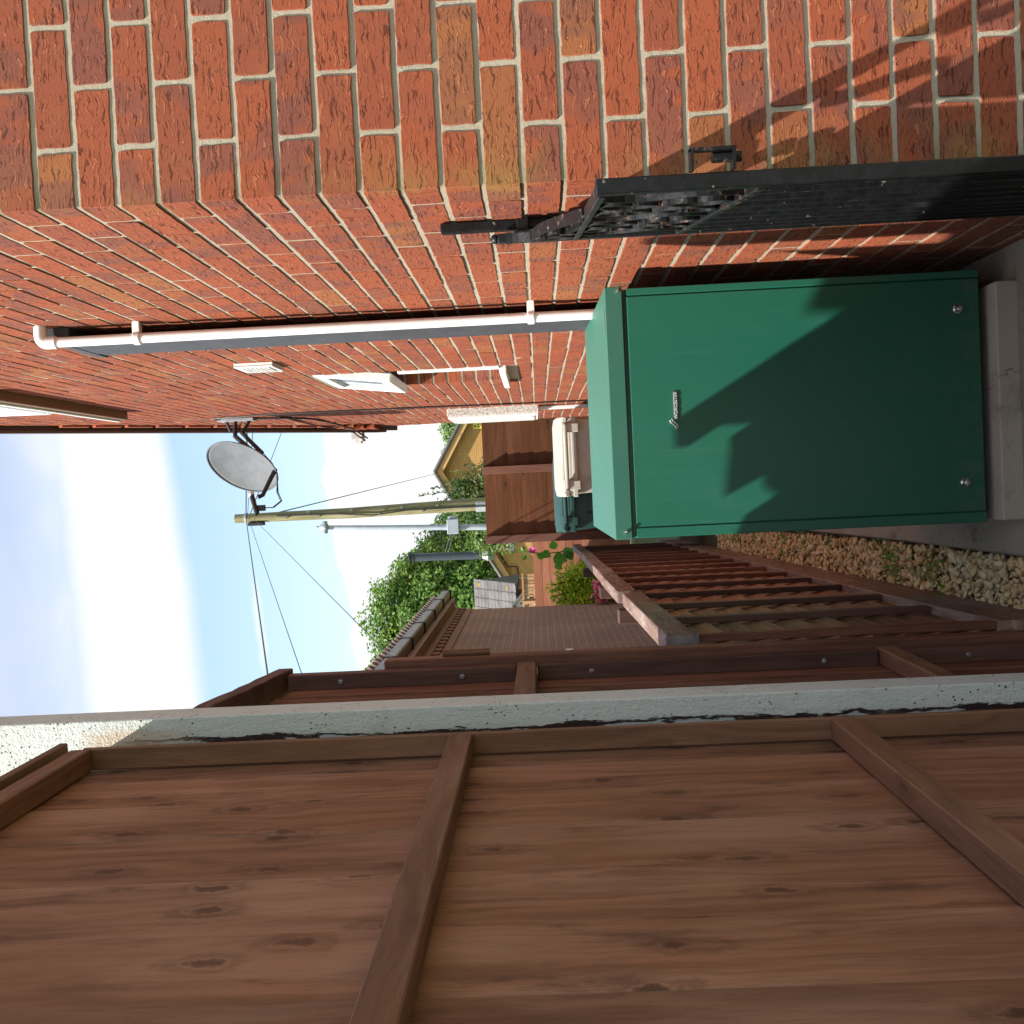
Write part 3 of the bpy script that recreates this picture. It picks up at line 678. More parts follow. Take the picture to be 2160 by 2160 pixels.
arc = [gp(.022 + .34 * (1 - math.cos(math.pi / 2 * i / 16)) * 1.0, 1.272 - .135 * math.sin(math.pi / 2 * i / 16) ** 1.0) for i in range(17)]
b.ribbon(arc, nG, .022, .005)
b.ribbon([gp(.10 + .35 * i / 12, 1.215 - .078 * (i / 12) ** 1.6) for i in range(13)], nG, .020, .005)
b.ribbon(cscroll(.080, 1.180, .042, .3, 6.3), nG, .020, .006); b.ribbon(cscroll(.175, 1.162, .028, -.3, 5.8), nG, .020, .006)
b.build('arch_scroll', SCROLL, gate)
b = MB(); b.ribbon([gp(GL - .004, 1.018, -.012), gp(GL - .004, 1.018, -.040)], dG, .020, .004); b.ribbon([gp(GL - .004, .965, -.012), gp(GL - .004, .965, -.040)], dG, .020, .004)
b.ribbon([gp(GL - .004, 1.020, -.038), gp(GL - .004, .963, -.038)], dG, .022, .004); b.tube([gp(GL - .004, .992, -.028), gp(GL - .004, .955, -.028)], .007, 10); b.build('latch', SCROLL, gate)
for z in (1.235, .32):
    b = MB(); b.tube([gp(-.004, z - .03), gp(-.004, z + .03)], .009, 12); b.box(-.004, .05, -.012, -.008, z - .02, z + .02, M=GM); b.build('hinge', SCROLL, gate, smooth=True)
b = MB(); b.box(HX - .0225, HX - .0015, 2.108, 2.130, .0, 1.408); gpst = b.build('gate_hanging_post', GATE, bevel=.0025, loc=(HX, 2.12, 0))
tag(gpst, 'slim black steel post fixed upright against the brick side wall behind the iron gate', 'gate post')
b = MB(); b.box(HX - .032, HX - .006, 2.085, 2.107, 1.225, 1.25); b.build('lug', SCROLL, gpst, bevel=.002)

# ================================================================== LEFT SIDE: near panel, white post, tall panel, low fence
np_ = thing('timber_fence_panel', (-.42, .8, .1), 'large near panel of smooth brown boards with rails, left of the white post', 'fence panel')
PX = -.440; Y1 = 1.645
b = MB(); y = Y1 + .070
while y > -.35:
    w = R_.uniform(.135, .150)
    M = Matrix.Translation((PX, y, 0)) @ Matrix.Rotation(math.radians(-.35), 4, 'Z'); b.box(-.009 - .001, R_.uniform(-.0012, .0012), -w + .0004, 0, .12, 2.028, g=2, M=M); y -= w
b.build('boards', WOOD_NEAR, np_, bevel=.0022)
b = MB(); b.box(PX + .002, PX + .038, Y1 - .045 + .033, Y1, .12, 2.0); b.build('stile', WOOD_FRAME, np_, bevel=.002)
for z0, z1 in ((1.983, 2.018), (1.357, 1.395), (.742, .780), (.13, .168)):
    b = MB(); b.box(PX + .002, PX + .038, -.35, Y1 - .0125, z0, z1, g=1, wob=.0006); b.build('rail', WOOD_FRAME, np_, bevel=.002)
b = MB(); b.box(PX - .03, PX + .046, -.35, Y1 + .004, 2.029, 2.043, g=1); b.build('cap_strip', WOOD_FRAME, np_, bevel=.002)
# white post
b = MB(); V = []
b.box(-.466, -.376, 1.722, 1.795, -.05, 2.62, g=2, off=False); wp = b.build('white_gate_post', POSTWHITE, bevel=.0025, seg=2)
tag(wp, 'tall square post with flaking white paint between two brown timber panels', 'post')
# tall sloping-topped panel behind the post
tp = thing('timber_fence_panel', (-.43, 2.0, .1), 'tall dark brown panel with sloping rough-sawn top just behind the white post', 'fence panel')
b = MB(); y = 2.262; k = 0
while y > 1.76:
    w = .098; M = Matrix.Translation((-.442, y, 0)) @ Matrix.Rotation(math.radians(2.5), 4, 'Z'); zt = 1.80 - (y - 2.28) * .17
    b.box(-.011, 0, -w - (.008 if k != 1 else -.002), 0, .08, zt, g=2, M=M); y -= w; k += 1
b.build('boards', WOOD_RED, tp, bevel=.0015)
for z0, z1 in ((1.300, 1.812), (.500, 1.252), (.08, .455)):
    b = MB(); b.box(-.442, -.407, 2.243, 2.276, z0, z1, g=2); st = b.build('stile', WOOD_DARK, tp, bevel=.002)
    for zz in ([z0 + .12, z1 - .12] if z1 - z0 > .45 else [z1 - .15]):
        c = MB(); c.lathe([(.0058, 0), (.0055, -.003), (.003, -.004), (.0028, -.002)], (-.425, 2.243, zz), 'Y', 12); c.build('screw', SCREW, st)
for z0, z1 in ((1.254, 1.297), (.457, .498)):
    b = MB(); b.box(-.440, -.402, 1.76, 2.272, z0, z1, g=1); b.build('rail', WOOD_FRAME, tp, bevel=.003)
b = MB(); N = 14; top = []
for i in range(N + 1):
    y = 2.292 - i * .04; top.append((y, 1.842 + (2.292 - y) * .175 + R_.uniform(-.004, .004)))
poly = [(p[0], p[1] - .034) for p in top] + top[::-1]
b.prism(poly, 0, -.47, -.398); b.build('top_cap', WOOD_DARK, tp, bevel=.002)
# square post at the start of the low fence, with a rounded lath nailed to it
sp = thing('fence_post', (-.42, 2.38, 0), 'square brown timber post between the tall panel and the low fence', 'fence post')
b = MB(); b.box(-.452, -.390, 2.285, 2.330, -.05, 1.600, g=2); b.build('post', WOOD_RED, sp, bevel=.003)
b = MB(); b.tube([(-.383, 2.312, 1.36), (-.383, 2.312, 1.468)], .0075, 8); b.build('lath', WOOD_FRAME, sp, smooth=True)
b = MB(); b.box(-.3895, -.3865, 2.31, 2.322, 1.170, 1.186); b.build('staple', CHROME, sp)

# added unseen boards beyond the boundary, cut to shade the boiler front
off = thing('added_shade_boards', (-.66, 2.1, 0), 'added unseen dark boards behind the tall panel, with stepped tops shaped to shade the boiler front', 'timber')
for OUT in ([(1.769, 2.767), (1.832, 2.65), (1.898, 2.517), (1.935, 2.45), (1.939, 2.336), (1.945, 2.23)],
            [(2.142, 1.782), (2.153, 2.034), (2.173, 2.022), (2.245, 1.843), (2.211, 1.831), (2.231, 1.782), (2.247, 1.706), (2.258, 1.67), (2.293, 1.665), (2.352, 1.558), (2.425, 1.427), (2.483, 1.248)]):
    b = MB(); b.prism([(OUT[0][0], 0)] + OUT + [(OUT[-1][0], 0)], 0, -.672, -.650); b.build('boards', WOOD_DARK, off)

# low fence running away to the end of the passage
F0 = Vector((-.385, 2.445, 0)); dF = Vector((-.03, 1, 0)).normalized(); FM = Matrix((Vector((dF.y, -dF.x, 0)), dF, Vector((0, 0, 1)))).transposed().to_4x4(); FM.translation = F0
def fy(Y): return (Y - F0.y) / dF.y
lf = thing('low_fence', (F0.x, F0.y, 0), 'low reddish brown fence of battened lap boards along the gravel', 'fence')
FL = fy(9.32)
caps = [(0, fy(3.72)), (fy(3.83), fy(4.84)), (fy(4.93), fy(6.45)), (fy(6.53), fy(9.3))]
for i, (a, c) in enumerate(caps):
    dz = (.0, .012, .006, .0)[i]
    b = MB(); b.box(-.048, .002, a, c, .868 + dz, .942 + dz, g=1, M=FM); b.build('cap_rail', WOOD_CAP, lf, bevel=.006, seg=2)
b = MB(); b.box(-.046, .000, -.0035, -.001, .866, .935, M=FM); b.box(-.048, -.0455, -.0035, .03, .872, .93, M=FM); b.box(-.030, .010, -.0055, -.004, .861, .872, M=FM); b.build('end_bracket', flat('weathered_bracket_steel', (.16, .14, .13), .6, metal=.3, var=.4, scale=40), lf, bevel=.001)
for Y_ in (2.5, 2.90, 3.31, 3.74, 4.15, 4.56, 4.97, 5.38, 5.80, 6.22, 6.64, 7.06, 7.5, 7.95, 8.4, 8.85):
    b = MB(); s = fy(Y_) - .05; b.box(-.022, -.003, s, s + .036, .150, .868, g=2, M=FM, wob=.001); b.build('batten', WOOD_DARK if R_.random() < .5 else WOOD_RED, lf, bevel=.002)
b = MB(); z = .115; k = 0
while z < .86:      # lap boards, each tilted out over the one below
    h = .083
    for a, c in ((0, fy(3.78)), (fy(3.78), fy(5.6)), (fy(5.6), fy(7.4)), (fy(7.4), FL)):
        t = Matrix.Translation((-.020, 0, z)) @ Matrix.Rotation(math.radians(-9.5), 4, 'Y'); n = 6; L = (c - a) / n; ph = R_.uniform(0, 6)
        for q in range(n):
            y0_, y1_ = a + q * L, a + (q + 1) * L; w0, w1 = .006 * math.sin(ph + y0_ * 5), .006 * math.sin(ph + y1_ * 5)
            V = [(-.007, y0_, -.0 + w0), (.0, y0_, 0 + w0), (.0, y0_, h + .012), (-.007, y0_, h + .012), (-.007, y1_, w1), (.0, y1_, w1), (.0, y1_, h + .012), (-.007, y1_, h + .012)]
            o_ = z * 3.7 + ph
            b.add(V, [(0, 3, 2, 1), (4, 5, 6, 7), (1, 2, 6, 5), (0, 4, 7, 3), (0, 1, 5, 4), (3, 7, 6, 2)], [[(0, 0)] * 4, [(0, 0)] * 4] + [[(V[i_][1] + o_, V[i_][2] + o_) for i_ in f] for f in ((1, 2, 6, 5), (0, 4, 7, 3), (0, 1, 5, 4), (3, 7, 6, 2))], (ph * 7.3 + z) % 1, M=FM @ t)
    z += h; k += 1
b.box(-.058, -.046, 0, FL, .10, .86, g=1, M=FM); b.build('lap_boards', WOOD_LAP, lf)  # added backing sheet keeps sun from leaking between the lap boards
b = MB(); b.box(-.050, .000, 0, FL, -.04, .150, g=1, M=FM); b.build('gravel_board', WOOD_CAP, lf, bevel=.003)
for Y_, zt in ((3.775, .957), (4.885, .96), (6.49, .97)):
    b = MB(); s = fy(Y_); b.box(-.118, -.062, s - .030, s + .030, -.05, zt, g=2, M=FM); b.box(-.046, -.002, s - .045, s + .045, .86, zt - .05, g=1, M=FM); b.build('post', WOOD_SHADY, lf, bevel=.004)

# end fence across the passage
ef = thing('end_fence', (0, 9.42, 0), 'chestnut stained lap fence with two posts closing off the far end behind the bins', 'fence')
b = MB(); z = .02; k = 0
for z0 in [i * .122 + .02 for i in range(14)]:
    for a, c in ((-.515, .125), (.125, .70)):
        M = Matrix.Translation((0, 9.418, z0)) @ Matrix.Rotation(math.radians(-5.5), 4, 'X').inverted(); h = .135 if z0 < 1.55 else 1.728 - z0
        jj = R_.uniform(-.004, .004)
        b.add([(a, -.007, jj), (c, -.007, -jj), (c, 0, -jj), (a, 0, jj), (a, -.007, h), (c, -.007, h), (c, 0, h), (a, 0, h)], [(0, 1, 2, 3), (4, 7, 6, 5), (0, 4, 5, 1), (1, 5, 6, 2), (2, 6, 7, 3), (3, 7, 4, 0)],
              [[(0, 0)] * 4, [(0, 0)] * 4] + [[(p_[0] + z0 * 9 + a * 5, p_[1] + z0 * 3) for p_ in ((a, 0), (a, h), (c, h), (c, 0))]] * 4, None, M)
b.build('lap_boards', WOOD_END, ef)
for a, c in ((-.553, -.478), (.09, .16)):
    b = MB(); b.box(a, c, 9.325, 9.40, -.05, 1.734, g=2); b.build('post', WOOD_POST, ef, bevel=.003)

# ================================================================== BINS
def wheelie(x0, x1, yf, zt, yd, mt, label, yaw=0, tall=0):
    w = x1 - x0; cx = (x0 + x1) / 2; root = thing('wheelie_bin', (cx, yf, 0), label, 'bin', None)
    M = Matrix.Translation((cx, yf, 0)) @ Matrix.Rotation(yaw, 4, 'Z'); h = w / 2
    b = MB(); H = zt - .11
    def ring(z, i, f): return [(-h * f + i, .03 + i + (1 - f) * .1, z), (h * f - i, .03 + i + (1 - f) * .1, z), (h * f - i, yd - i - .02, z), (-h * f + i, yd - i - .02, z)]
    V = ring(.04, 0, .82) + ring(H - .09, 0, .955) + ring(H, 0, .97); b.add(V, [(0, 1, 2, 3), (0, 4, 5, 1), (1, 5, 6, 2), (2, 6, 7, 3), (3, 7, 4, 0), (4, 8, 9, 5), (5, 9, 10, 6), (6, 10, 11, 7), (7, 11, 8, 4)], None, None, M)
    b.box(-h * .55, -h * .50, .012, .035, .3, H - .12, M=M); b.box(h * .50, h * .55, .012, .035, .3, H - .12, M=M)
    b.build('body', mt, root, bevel=.012, seg=2, smooth=True)
    b = MB(); b.box(-h, h, 0, yd, H - .012, H + .022, M=M); b.box(-h - .012, h + .012, -.012, .02, H - .035, H + .0, M=M); b.build('rim', mt, root, bevel=.006, seg=2)
    b = MB(); P_ = [(-.02, H + .024), (-.02, H + .055), (.05, H + .095), (yd * .45, H + .110), (yd * .9, H + .095), (yd + .01, H + .06), (yd + .01, H + .024)]
    V = [(-h - .008, p[0], p[1]) for p in P_] + [(-h * .80, p[0] + (.03 if p[0] < .2 else -.03), p[1] + (.012 if p[1] > H + .05 else 0)) for p in P_] + [(h * .80, p[0] + (.03 if p[0] < .2 else -.03), p[1] + (.012 if p[1] > H + .05 else 0)) for p in P_] + [(h + .008, p[0], p[1]) for p in P_]
    n = len(P_); F = [(k * n + i, k * n + (i + 1) % n, (k + 1) * n + (i + 1) % n, (k + 1) * n + i) for k in range(3) for i in range(n)] + [tuple(range(n)), tuple(range(4 * n - 1, 3 * n - 1, -1))]
    b.add(V, F, None, None, M); ld = b.build('lid', mt, root, bevel=.008, seg=2, smooth=True)
    for s in (-1, 1):
        c = MB(); c.tube([tuple(M @ Vector((s * (h - .03), -.045, H + .05))), tuple(M @ Vector((s * (h - .11), -.045, H + .05)))], .017, 10); c.box(s * (h - .07) - .03, s * (h - .07) + .03, -.05, .03, H - .05, H + .05, M=M); c.build('hinge_lug', mt, root, bevel=.004)
    c = MB(); c.tube([tuple(M @ Vector((-h * .82, -.050, H + .040))), tuple(M @ Vector((h * .82, -.050, H + .040)))], .016, 12); c.build('handle_bar', mt, root, smooth=True)
    for s in (-1, 1):
        c = MB(); c.lathe([(.05, -.025), (.098, -.025), (.1, -.015), (.1, .015), (.098, .025), (.05, .025)], M @ Vector((s * (h * .75), .08, .1)), 'X', 20); c.build('wheel', BLACKP, root, smooth=True)
    return root
wheelie(-.105, .425, 6.95, 1.10, .60, BINBEIGE, 'beige wheelie bin against the side wall in front of the end fence')
wheelie(-.385, .20, 7.75, 1.10, .66, BINGREEN, 'dark green wheelie bin with domed lid behind the beige one', math.radians(4))

# ================================================================== SATELLITE DISH and cables
dish = thing('satellite_dish', (HX, 7.08, 3.3), 'grey satellite dish on a bracket high on the side wall', 'satellite dish')
nD = Vector((-.66, -.69, .30)).normalized(); C = Vector((.235, 6.92, 3.222)); uD = Vector((0, 0, 1)); uD = (uD - nD * uD.dot(nD)).normalized(); sD = uD.cross(nD)
def dish_mesh(r0, off, mt, name, parent, back):
    b = MB(); nr, na = 12, 40; V = [tuple(C + nD * off)]
    for i in range(1, nr + 1):
        f = i / nr
        for k in range(na):
            a = 2 * math.pi * k / na; q = (sD * math.cos(a) * .222 + uD * math.sin(a) * .262) * f * r0; V.append(tuple(C + q + nD * (off + .058 * f * f)))
    F = [(0, 1 + k, 1 + (k + 1) % na) for k in range(na)] + [(1 + i * na + k, 1 + (i + 1) * na + k, 1 + (i + 1) * na + (k + 1) % na, 1 + i * na + (k + 1) % na) for i in range(nr - 1) for k in range(na)]
    b.add(V, F, [[(0, 0)] * len(f) for f in F]); o = b.build(name, mt, parent, smooth='all'); 
    s = o.modifiers.new('solid', 'SOLIDIFY'); s.thickness = .006; return o
rf = dish_mesh(1, 0, DISH, 'reflector', dish, False)
b = MB(); rim = [tuple(C + (sD * math.cos(a) * .224 + uD * math.sin(a) * .264) + nD * .060) for a in [2 * math.pi * k / 48 for k in range(49)]]; b.tube(rim, .0055, 8, cap=False); b.build('rim', DISH, rf, smooth=True)
b = MB(); b.box(-.09, .09, -.10, .10, -.045, -.022, M=Matrix((sD, uD, nD)).transposed().to_4x4()); b2 = MB()
Mb = Matrix((sD, uD, nD)).transposed().to_4x4(); Mb.translation = C
b = MB(); b.box(-.085, .085, -.12, .10, -.040, -.012, M=Mb); b.build('back_plate', DISHBACK, dish, bevel=.006)
wallpt = Vector((HX - .005, 7.08, 3.33)); bk = C - nD * .05
b = MB(); b.tube([wallpt, wallpt + Vector((-.12, -.02, .0)), bk + Vector((.03, .02, -.02)), bk], [.017, .017, .021, .024], 8); b.tube([wallpt + Vector((0, 0, -.11)), wallpt + Vector((-.10, -.02, -.05)), bk + Vector((.02, 0, -.09))], .015, 8); b.tube([wallpt + Vector((0, 0, .07)), wallpt + Vector((-.09, -.01, .03))], .012, 8)
b.build('bracket', BLACKP, dish)
b = MB(); b.box(HX - .022, HX, 7.03, 7.13, 3.19, 3.44); b.build('wall_plate', STEEL, dish, bevel=.003)
rb = C - uD * .235 + nD * .048; lnb = Vector((-.012, 6.63, 3.085))
b = MB(); elbow = rb + (lnb - rb) * .93 + Vector((0, 0, -.035)); b.tube([rb - nD * .02, rb + (lnb - rb) * .3 - uD * .012, elbow, lnb + Vector((.0, 0, -.012))], [.016, .016, .014, .015], 8); arm = b.build('feed_arm', BLACKP, dish)
b = MB(); ld = Vector((-.30, -.10, -.30)).normalized() ; ax = (Vector((ld.z, 0, -ld.x)).normalized(),); a1 = ax[0]; a2 = ld.cross(a1)
L0 = lnb + Vector((.012, .0, .030))
b.lathe([(.016, 0), (.018, .02), (.017, .085), (.019, .09), (.019, .13)], L0, (a1, a2, Vector((-.62, -.1, -.18)).normalized()), 14); b.box(-.105, -.065, -.015, .015, -.085, -.035, M=Matrix.Translation(L0)); b.build('receiver', BLACKP, dish, bevel=.002, smooth=True)
b = MB(); b.lathe([(.022, -.004), (.0235, .004), (.020, .016), (.01, .022)], L0, (a1, a2, Vector((.62, .1, .18)).normalized()), 16); b.build('receiver_cap', PVC, dish, smooth=True)
for o in (0, .008):
    b = MB(); p0 = L0 + Vector((-.085, 0, -.085)); b.tube([p0, p0 + Vector((-.0, 0, -.05 - o)), p0 + Vector((.04, .02, -.10 - o)), p0 + Vector((.10, .05, -.07 - o)), rb + Vector((-.06, -.04, -.03)), rb + Vector((0, .03, -.01)), rb + Vector((.06, .08, .03)), wallpt + Vector((-.06, 0, -.03)), wallpt + Vector((-.005, 0, -.05))], .0035, 6, cap=True); b.build('lead', CABLE, dish, smooth=True)
def wire(name, pts, rad, label, cat='cable', group=None, sag=0, n=24):
    b = MB(); P_ = []
    if len(pts) == 2 and sag:
        a, c = map(Vector, pts)
        for i in range(n + 1): f = i / n; p = a.lerp(c, f); p.z -= sag * 4 * f * (1 - f); P_.append(p)
    else: P_ = [Vector(p) for p in pts]
    b.tube(P_, rad, 6); return tag(b.build(name, CABLE, smooth=True), label, cat, group)
wire('wall_cable', [(HX - .006, 7.06, 3.42), (HX - .006, 6.93, 3.45), (HX - .006, 6.80, 3.05), (HX - .006, 6.80, 2.6), (HX - .006, 6.84, 2.0), (HX - .006, 6.93, 1.4), (HX - .006, 6.99, .3)], .0055, 'thin black cable running straight down the side wall from the dish to the bins')
wire('wall_cable', [(HX - .006, 7.08, 3.20), (HX - .006, 7.10, 3.02), (HX - .006, 7.40, 2.86), (HX - .008, 7.85, 2.82), (HX - .04, 8.30, 2.72), (.44, 8.62, 2.66)], .007, 'black cable looping along the wall from the dish to the eaves bracket')
wire('wall_cable', [(HX - .006, 7.12, 3.22), (HX - .006, 7.2, 3.0), (HX - .006, 7.7, 3.0), (HX - .01, 8.05, 2.98), (HX - .05, 8.45, 2.76), (.43, 8.64, 2.70)], .006, 'black cable drooping below the verge towards the eaves bracket')

# ================================================================== BEYOND THE FENCE
pole = thing('utility_pole', (-.385, 20, 0), 'green tinged wooden telegraph pole rising behind the end fence', 'utility pole')
b = MB(); b.tube([(-.36, 20, -.1), (-.385, 20, 2.3), (-.44, 20, 5.0), (-.445, 20, 7.26)], [.135, .128, .105, .088], 18); b.build('pole', WOOD_POLE, pole, smooth=True)
b = MB(); b.box(-.60, -.535, 19.9, 20.05, 6.68, 7.0); b.build('junction_box', BLACKP, pole, bevel=.01)
for k, z in enumerate((6.2, 5.75, 5.55, 4.9, 4.35, 3.9, 3.5, 3.2)):
    s = 1 if k % 2 else -1; b = MB(); b.tube([(-.42 + s * .05, 19.93, z), (-.42 + s * .05, 19.84, z), (-.42 + s * .05, 19.83, z + .04)], .013, 6); b.build('step_bolt', STEEL, pole)
b = MB(); b.tube([(-.42, 19.89, 6.4), (-.44, 19.88, 5.2), (-.50, 19.86, 4.5), (-.43, 19.86, 3.8), (-.42, 19.86, 1.5)], .014, 6); b.build('pole_cable', CABLE, pole)
b = MB(); b.tube([(-.44, 20, 7.03), (-.44, 20, 7.07)], .098, 16); b.build('collar', STEEL, pole)
b = MB(); b.tube([(-.405, 20, 1.9), (-.405, 20, 2.47)], .136, 16); b.build('pole_sheath', STEEL, pole)
lp = thing('lamp_column', (-.80, 19, 0), 'slim grey steel lamp column standing left of the telegraph pole', 'lamp column')
b = MB(); b.tube([(-.80, 19, -.1), (-.80, 19, 2.3), (-.72, 19, 4.2), (-.665, 19, 5.30)], [.062, .058, .047, .040], 14); b.build('column', STEEL_POST, lp, smooth=True)
b = MB(); b.lathe([(.045, 0), (.08, .03), (.085, .08), (.06, .13), (.03, .17)], (-.66, 18.97, 5.20), n=16); b.tube([(-.66, 19, 5.36), (-.66, 19, 5.45)], .03, 8); b.box(-.78, -.55, 18.9, 19.1, 5.24, 5.30); b.build('lamp_head', STEEL_POST, lp, bevel=.01, smooth=True)
b = MB(); b.box(-.90, -.62, 18.86, 19.0, 2.74, 2.96); b.box(-.62, -.56, 18.90, 19.0, 2.78, 2.92); b.build('bracket_box', STEEL_POST, lp, bevel=.01)
G = 'overhead wires fanning out from the telegraph pole'
wire('overhead_wire', [(-.45, 20, 7.05), (-1.917, 6.0, 2.83)], .008, 'thickest overhead wire slanting down from the pole towards the left fence', 'wire', G)
wire('overhead_wire', [(-.45, 20, 7.0), (-1.87, 6.0, 2.47)], .0042, 'faint overhead wire just below the thickest one on the left', 'wire', G)
wire('overhead_wire', [(-.46, 20, 6.9), (-1.33, 6.0, 1.86)], .0042, 'lowest steep overhead wire crossing the blue sky left of the pole', 'wire', G)
wire('overhead_wire', [(-.43, 20, 7.05), (1.2, 8.53, 3.62)], .011, 'thick overhead wire passing behind the dish to the roof', 'wire', G)
wire('overhead_wire', [(-.43, 20, 7.02), (1.97, 8.16, 3.34)], .006, 'upper thin wire from the pole passing behind the dish', 'wire', G)
wire('overhead_wire', [(-.43, 20, 6.99), (2.8, 35.7, 9.9)], .010, 'lower thin wire from the pole passing behind the dish', 'wire', G)
wire('overhead_wire', [(-.42, 20, 6.70), (.79, 60, 7.07)], .014, 'long faint wire running away over the far bungalow', 'wire', G)

# neighbour's garage-like brick building on the left
ng = thing('neighbour_building', (-1.6, 13.2, 0), 'dull red brick outbuilding with brown gutter on the left beyond the low fence', 'building')
def uvwall(b, p, q, z0, z1, z2=None):
    p, q = Vector(p), Vector(q); L = (q - p).length; z2 = z1 if z2 is None else z2
    b.add([(p.x, p.y, z0), (q.x, q.y, z0), (q.x, q.y, z2), (p.x, p.y, z1)], [(0, 1, 2, 3)], [[(0, z0), (L, z0), (L, z2), (0, z1)]])
b = MB(); X_, ya, yb = -1.6, 5.2, 13.0; uvwall(b, (X_, ya, 0), (X_, yb, 0), 0, 2.30); uvwall(b, (X_, yb, 0), (X_ - 5, yb, 0), 0, 2.30); uvwall(b, (X_ - 5, yb, 0), (X_ - 5, ya, 0), 0, 2.3); uvwall(b, (X_ - 5, ya, 0), (X_, ya, 0), 0, 2.3)
b.build('wall', GARAGE_BRICK, ng)
b = MB(); y = ya
while y < yb - .02: b.box(X_ - .02, X_ + .028, y, y + .11, 2.235, 2.300, g=2); y += .225
b.box(X_ - .02, X_ + .012, ya, yb, 2.150, 2.225); b.box(X_ - .02, X_ + .034, ya, yb, 2.305, 2.37); b.build('dentil_course', flat('dull_red_dentils', (.27, .11, .07), .9), ng)
b = MB(); b.prism([(X_ + .03, 2.372), (X_ + .14, 2.372), (X_ + .14, 2.50), (X_ + .03, 2.56)], 1, ya - .1, yb + .12); b.build('soffit', flat('terracotta_soffit', (.28, .12, .075), .7), ng)
b = MB(); b.box(X_ + .142, X_ + .245, ya - .15, yb + .22, 2.435, 2.54); b.build('gutter', BROWNP, ng, bevel=.02, seg=2)
y = yb + .1
while y > ya:
    b = MB(); b.box(X_ + .138, X_ + .252, y, y + .05, 2.42, 2.552); b.build('gutter_bracket', BLACKP, ng, bevel=.01); y -= 1.0
b = MB(); y = ya
s0 = math.tan(math.radians(30))
for k in range(int((yb - ya + .2) / .165)):
    y = ya - .1 + k * .165
    b.tube([(X_ + .19, y, 2.575), (X_ - 2.5, y, 2.575 + 2.69 * s0)], .062, 8)
b.prism([(X_ + .15, 2.555), (X_ - 2.5, 2.55 + 2.65 * s0), (X_ - 5.15, 2.555)], 1, ya - .1, yb + .1); b.build('roof', ROOFTILE, ng)

# brown boarded fence further off, pale slatted screen, tiled building, bungalow
b = MB(); z = 0
while z < 1.24: b.box(-3.2, .8, 14.0, 14.014, z, z + .108, g=0, M=Matrix.Identity(4)); b.box(-3.2, .8, 14.014, 14.02, z - .004, z + .112, g=0); z += .112
for x in (-2.55, -.75): b.box(x, x + .07, 13.97, 14.0, 0, 1.25, g=2)
o = b.build('boarded_fence', WOOD_ORANGE, loc=(-1.2, 14, 0)); tag(o, 'orange brown boarded fence behind the yellow-green bush', 'fence')
sc = thing('slatted_screen', (-2.1, 20, 0), 'pale timber screen of upright slats in front of the bungalow', 'screen')
b = MB(); x = -2.75
while x < -1.80: b.box(x, x + .052, 20, 20.02, .3, 1.635, g=2); x += .068
b.build('slats', WOOD_PALE, sc)
b = MB(); b.box(-2.78, -1.79, 19.97, 20.0, 1.60, 1.64, g=0); b.box(-2.78, -1.79, 20.02, 20.05, 1.29, 1.33, g=0); b.box(-2.40, -2.34, 19.95, 20.03, 0, 1.65, g=2); b.build('frame', WOOD_PALE, sc)

tb = thing('tiled_building', (-3.2, 22, 0), 'small building with a grey tiled roof and a white-trussed porch gable', 'building')
b = MB(); uvwall(b, (-4.8, 22.1, 0), (-2.32, 22.1, 0), 0, 1.85); uvwall(b, (-2.32, 22.1, 0), (-2.32, 24.5, 0), 0, 1.85); b.build('wall', GARAGE_BRICK, tb)
b = MB(); nrow = 12
for k in range(nrow):
    f0 = k / nrow; y0_ = 21.9 + f0 * 1.45; z0_ = 1.80 + f0 * .98
    x = -4.9
    while x < -2.24:
        M = Matrix.Translation((x, y0_, z0_)) @ Matrix.Rotation(math.radians(32), 4, 'X'); b.box(0, .185, 0, .19, .0, .022, M=M); b.tube([tuple(M @ Vector((.19, 0, .018))), tuple(M @ Vector((.19, .17, .018)))], .024, 6); x += .21
b.prism([(21.9, 1.79), (23.42, 2.79), (24.8, 1.79)], 0, -4.9, -2.235); b.build('roof', ROOFGREY, tb)
LICHEN = flat('orange_lichen', (.50, .36, .06), .9)
for z in (2.66, 1.98): b = MB(); b.box(-2.33, -2.25, 21.9 + (z - 1.8) * 1.45, 22.0 + (z - 1.8) * 1.5, z - .02, z + .06); b.build('lichen_patch', LICHEN, tb)
b = MB(); b.prism([(-3.05, 1.42), (-2.62, 1.86), (-2.19, 1.42), (-2.27, 1.42), (-2.62, 1.77), (-2.97, 1.42)], 1, 21.55, 21.62); b.box(-3.05, -2.19, 21.55, 21.62, 1.37, 1.42); b.box(-2.645, -2.595, 21.56, 21.61, 1.42, 1.78); b.box(-2.95, -2.3, 21.56, 21.61, 1.53, 1.57); b.build('porch_truss', PVC, tb)
b = MB(); b.prism([(-3.05, 1.44), (-2.62, 1.88), (-2.62, 1.91), (-3.12, 1.43)], 1, 21.45, 22.3); b.prism([(-2.19, 1.44), (-2.62, 1.88), (-2.62, 1.91), (-2.12, 1.43)], 1, 21.45, 22.3); b.build('porch_roof', ROOFGREY, tb)

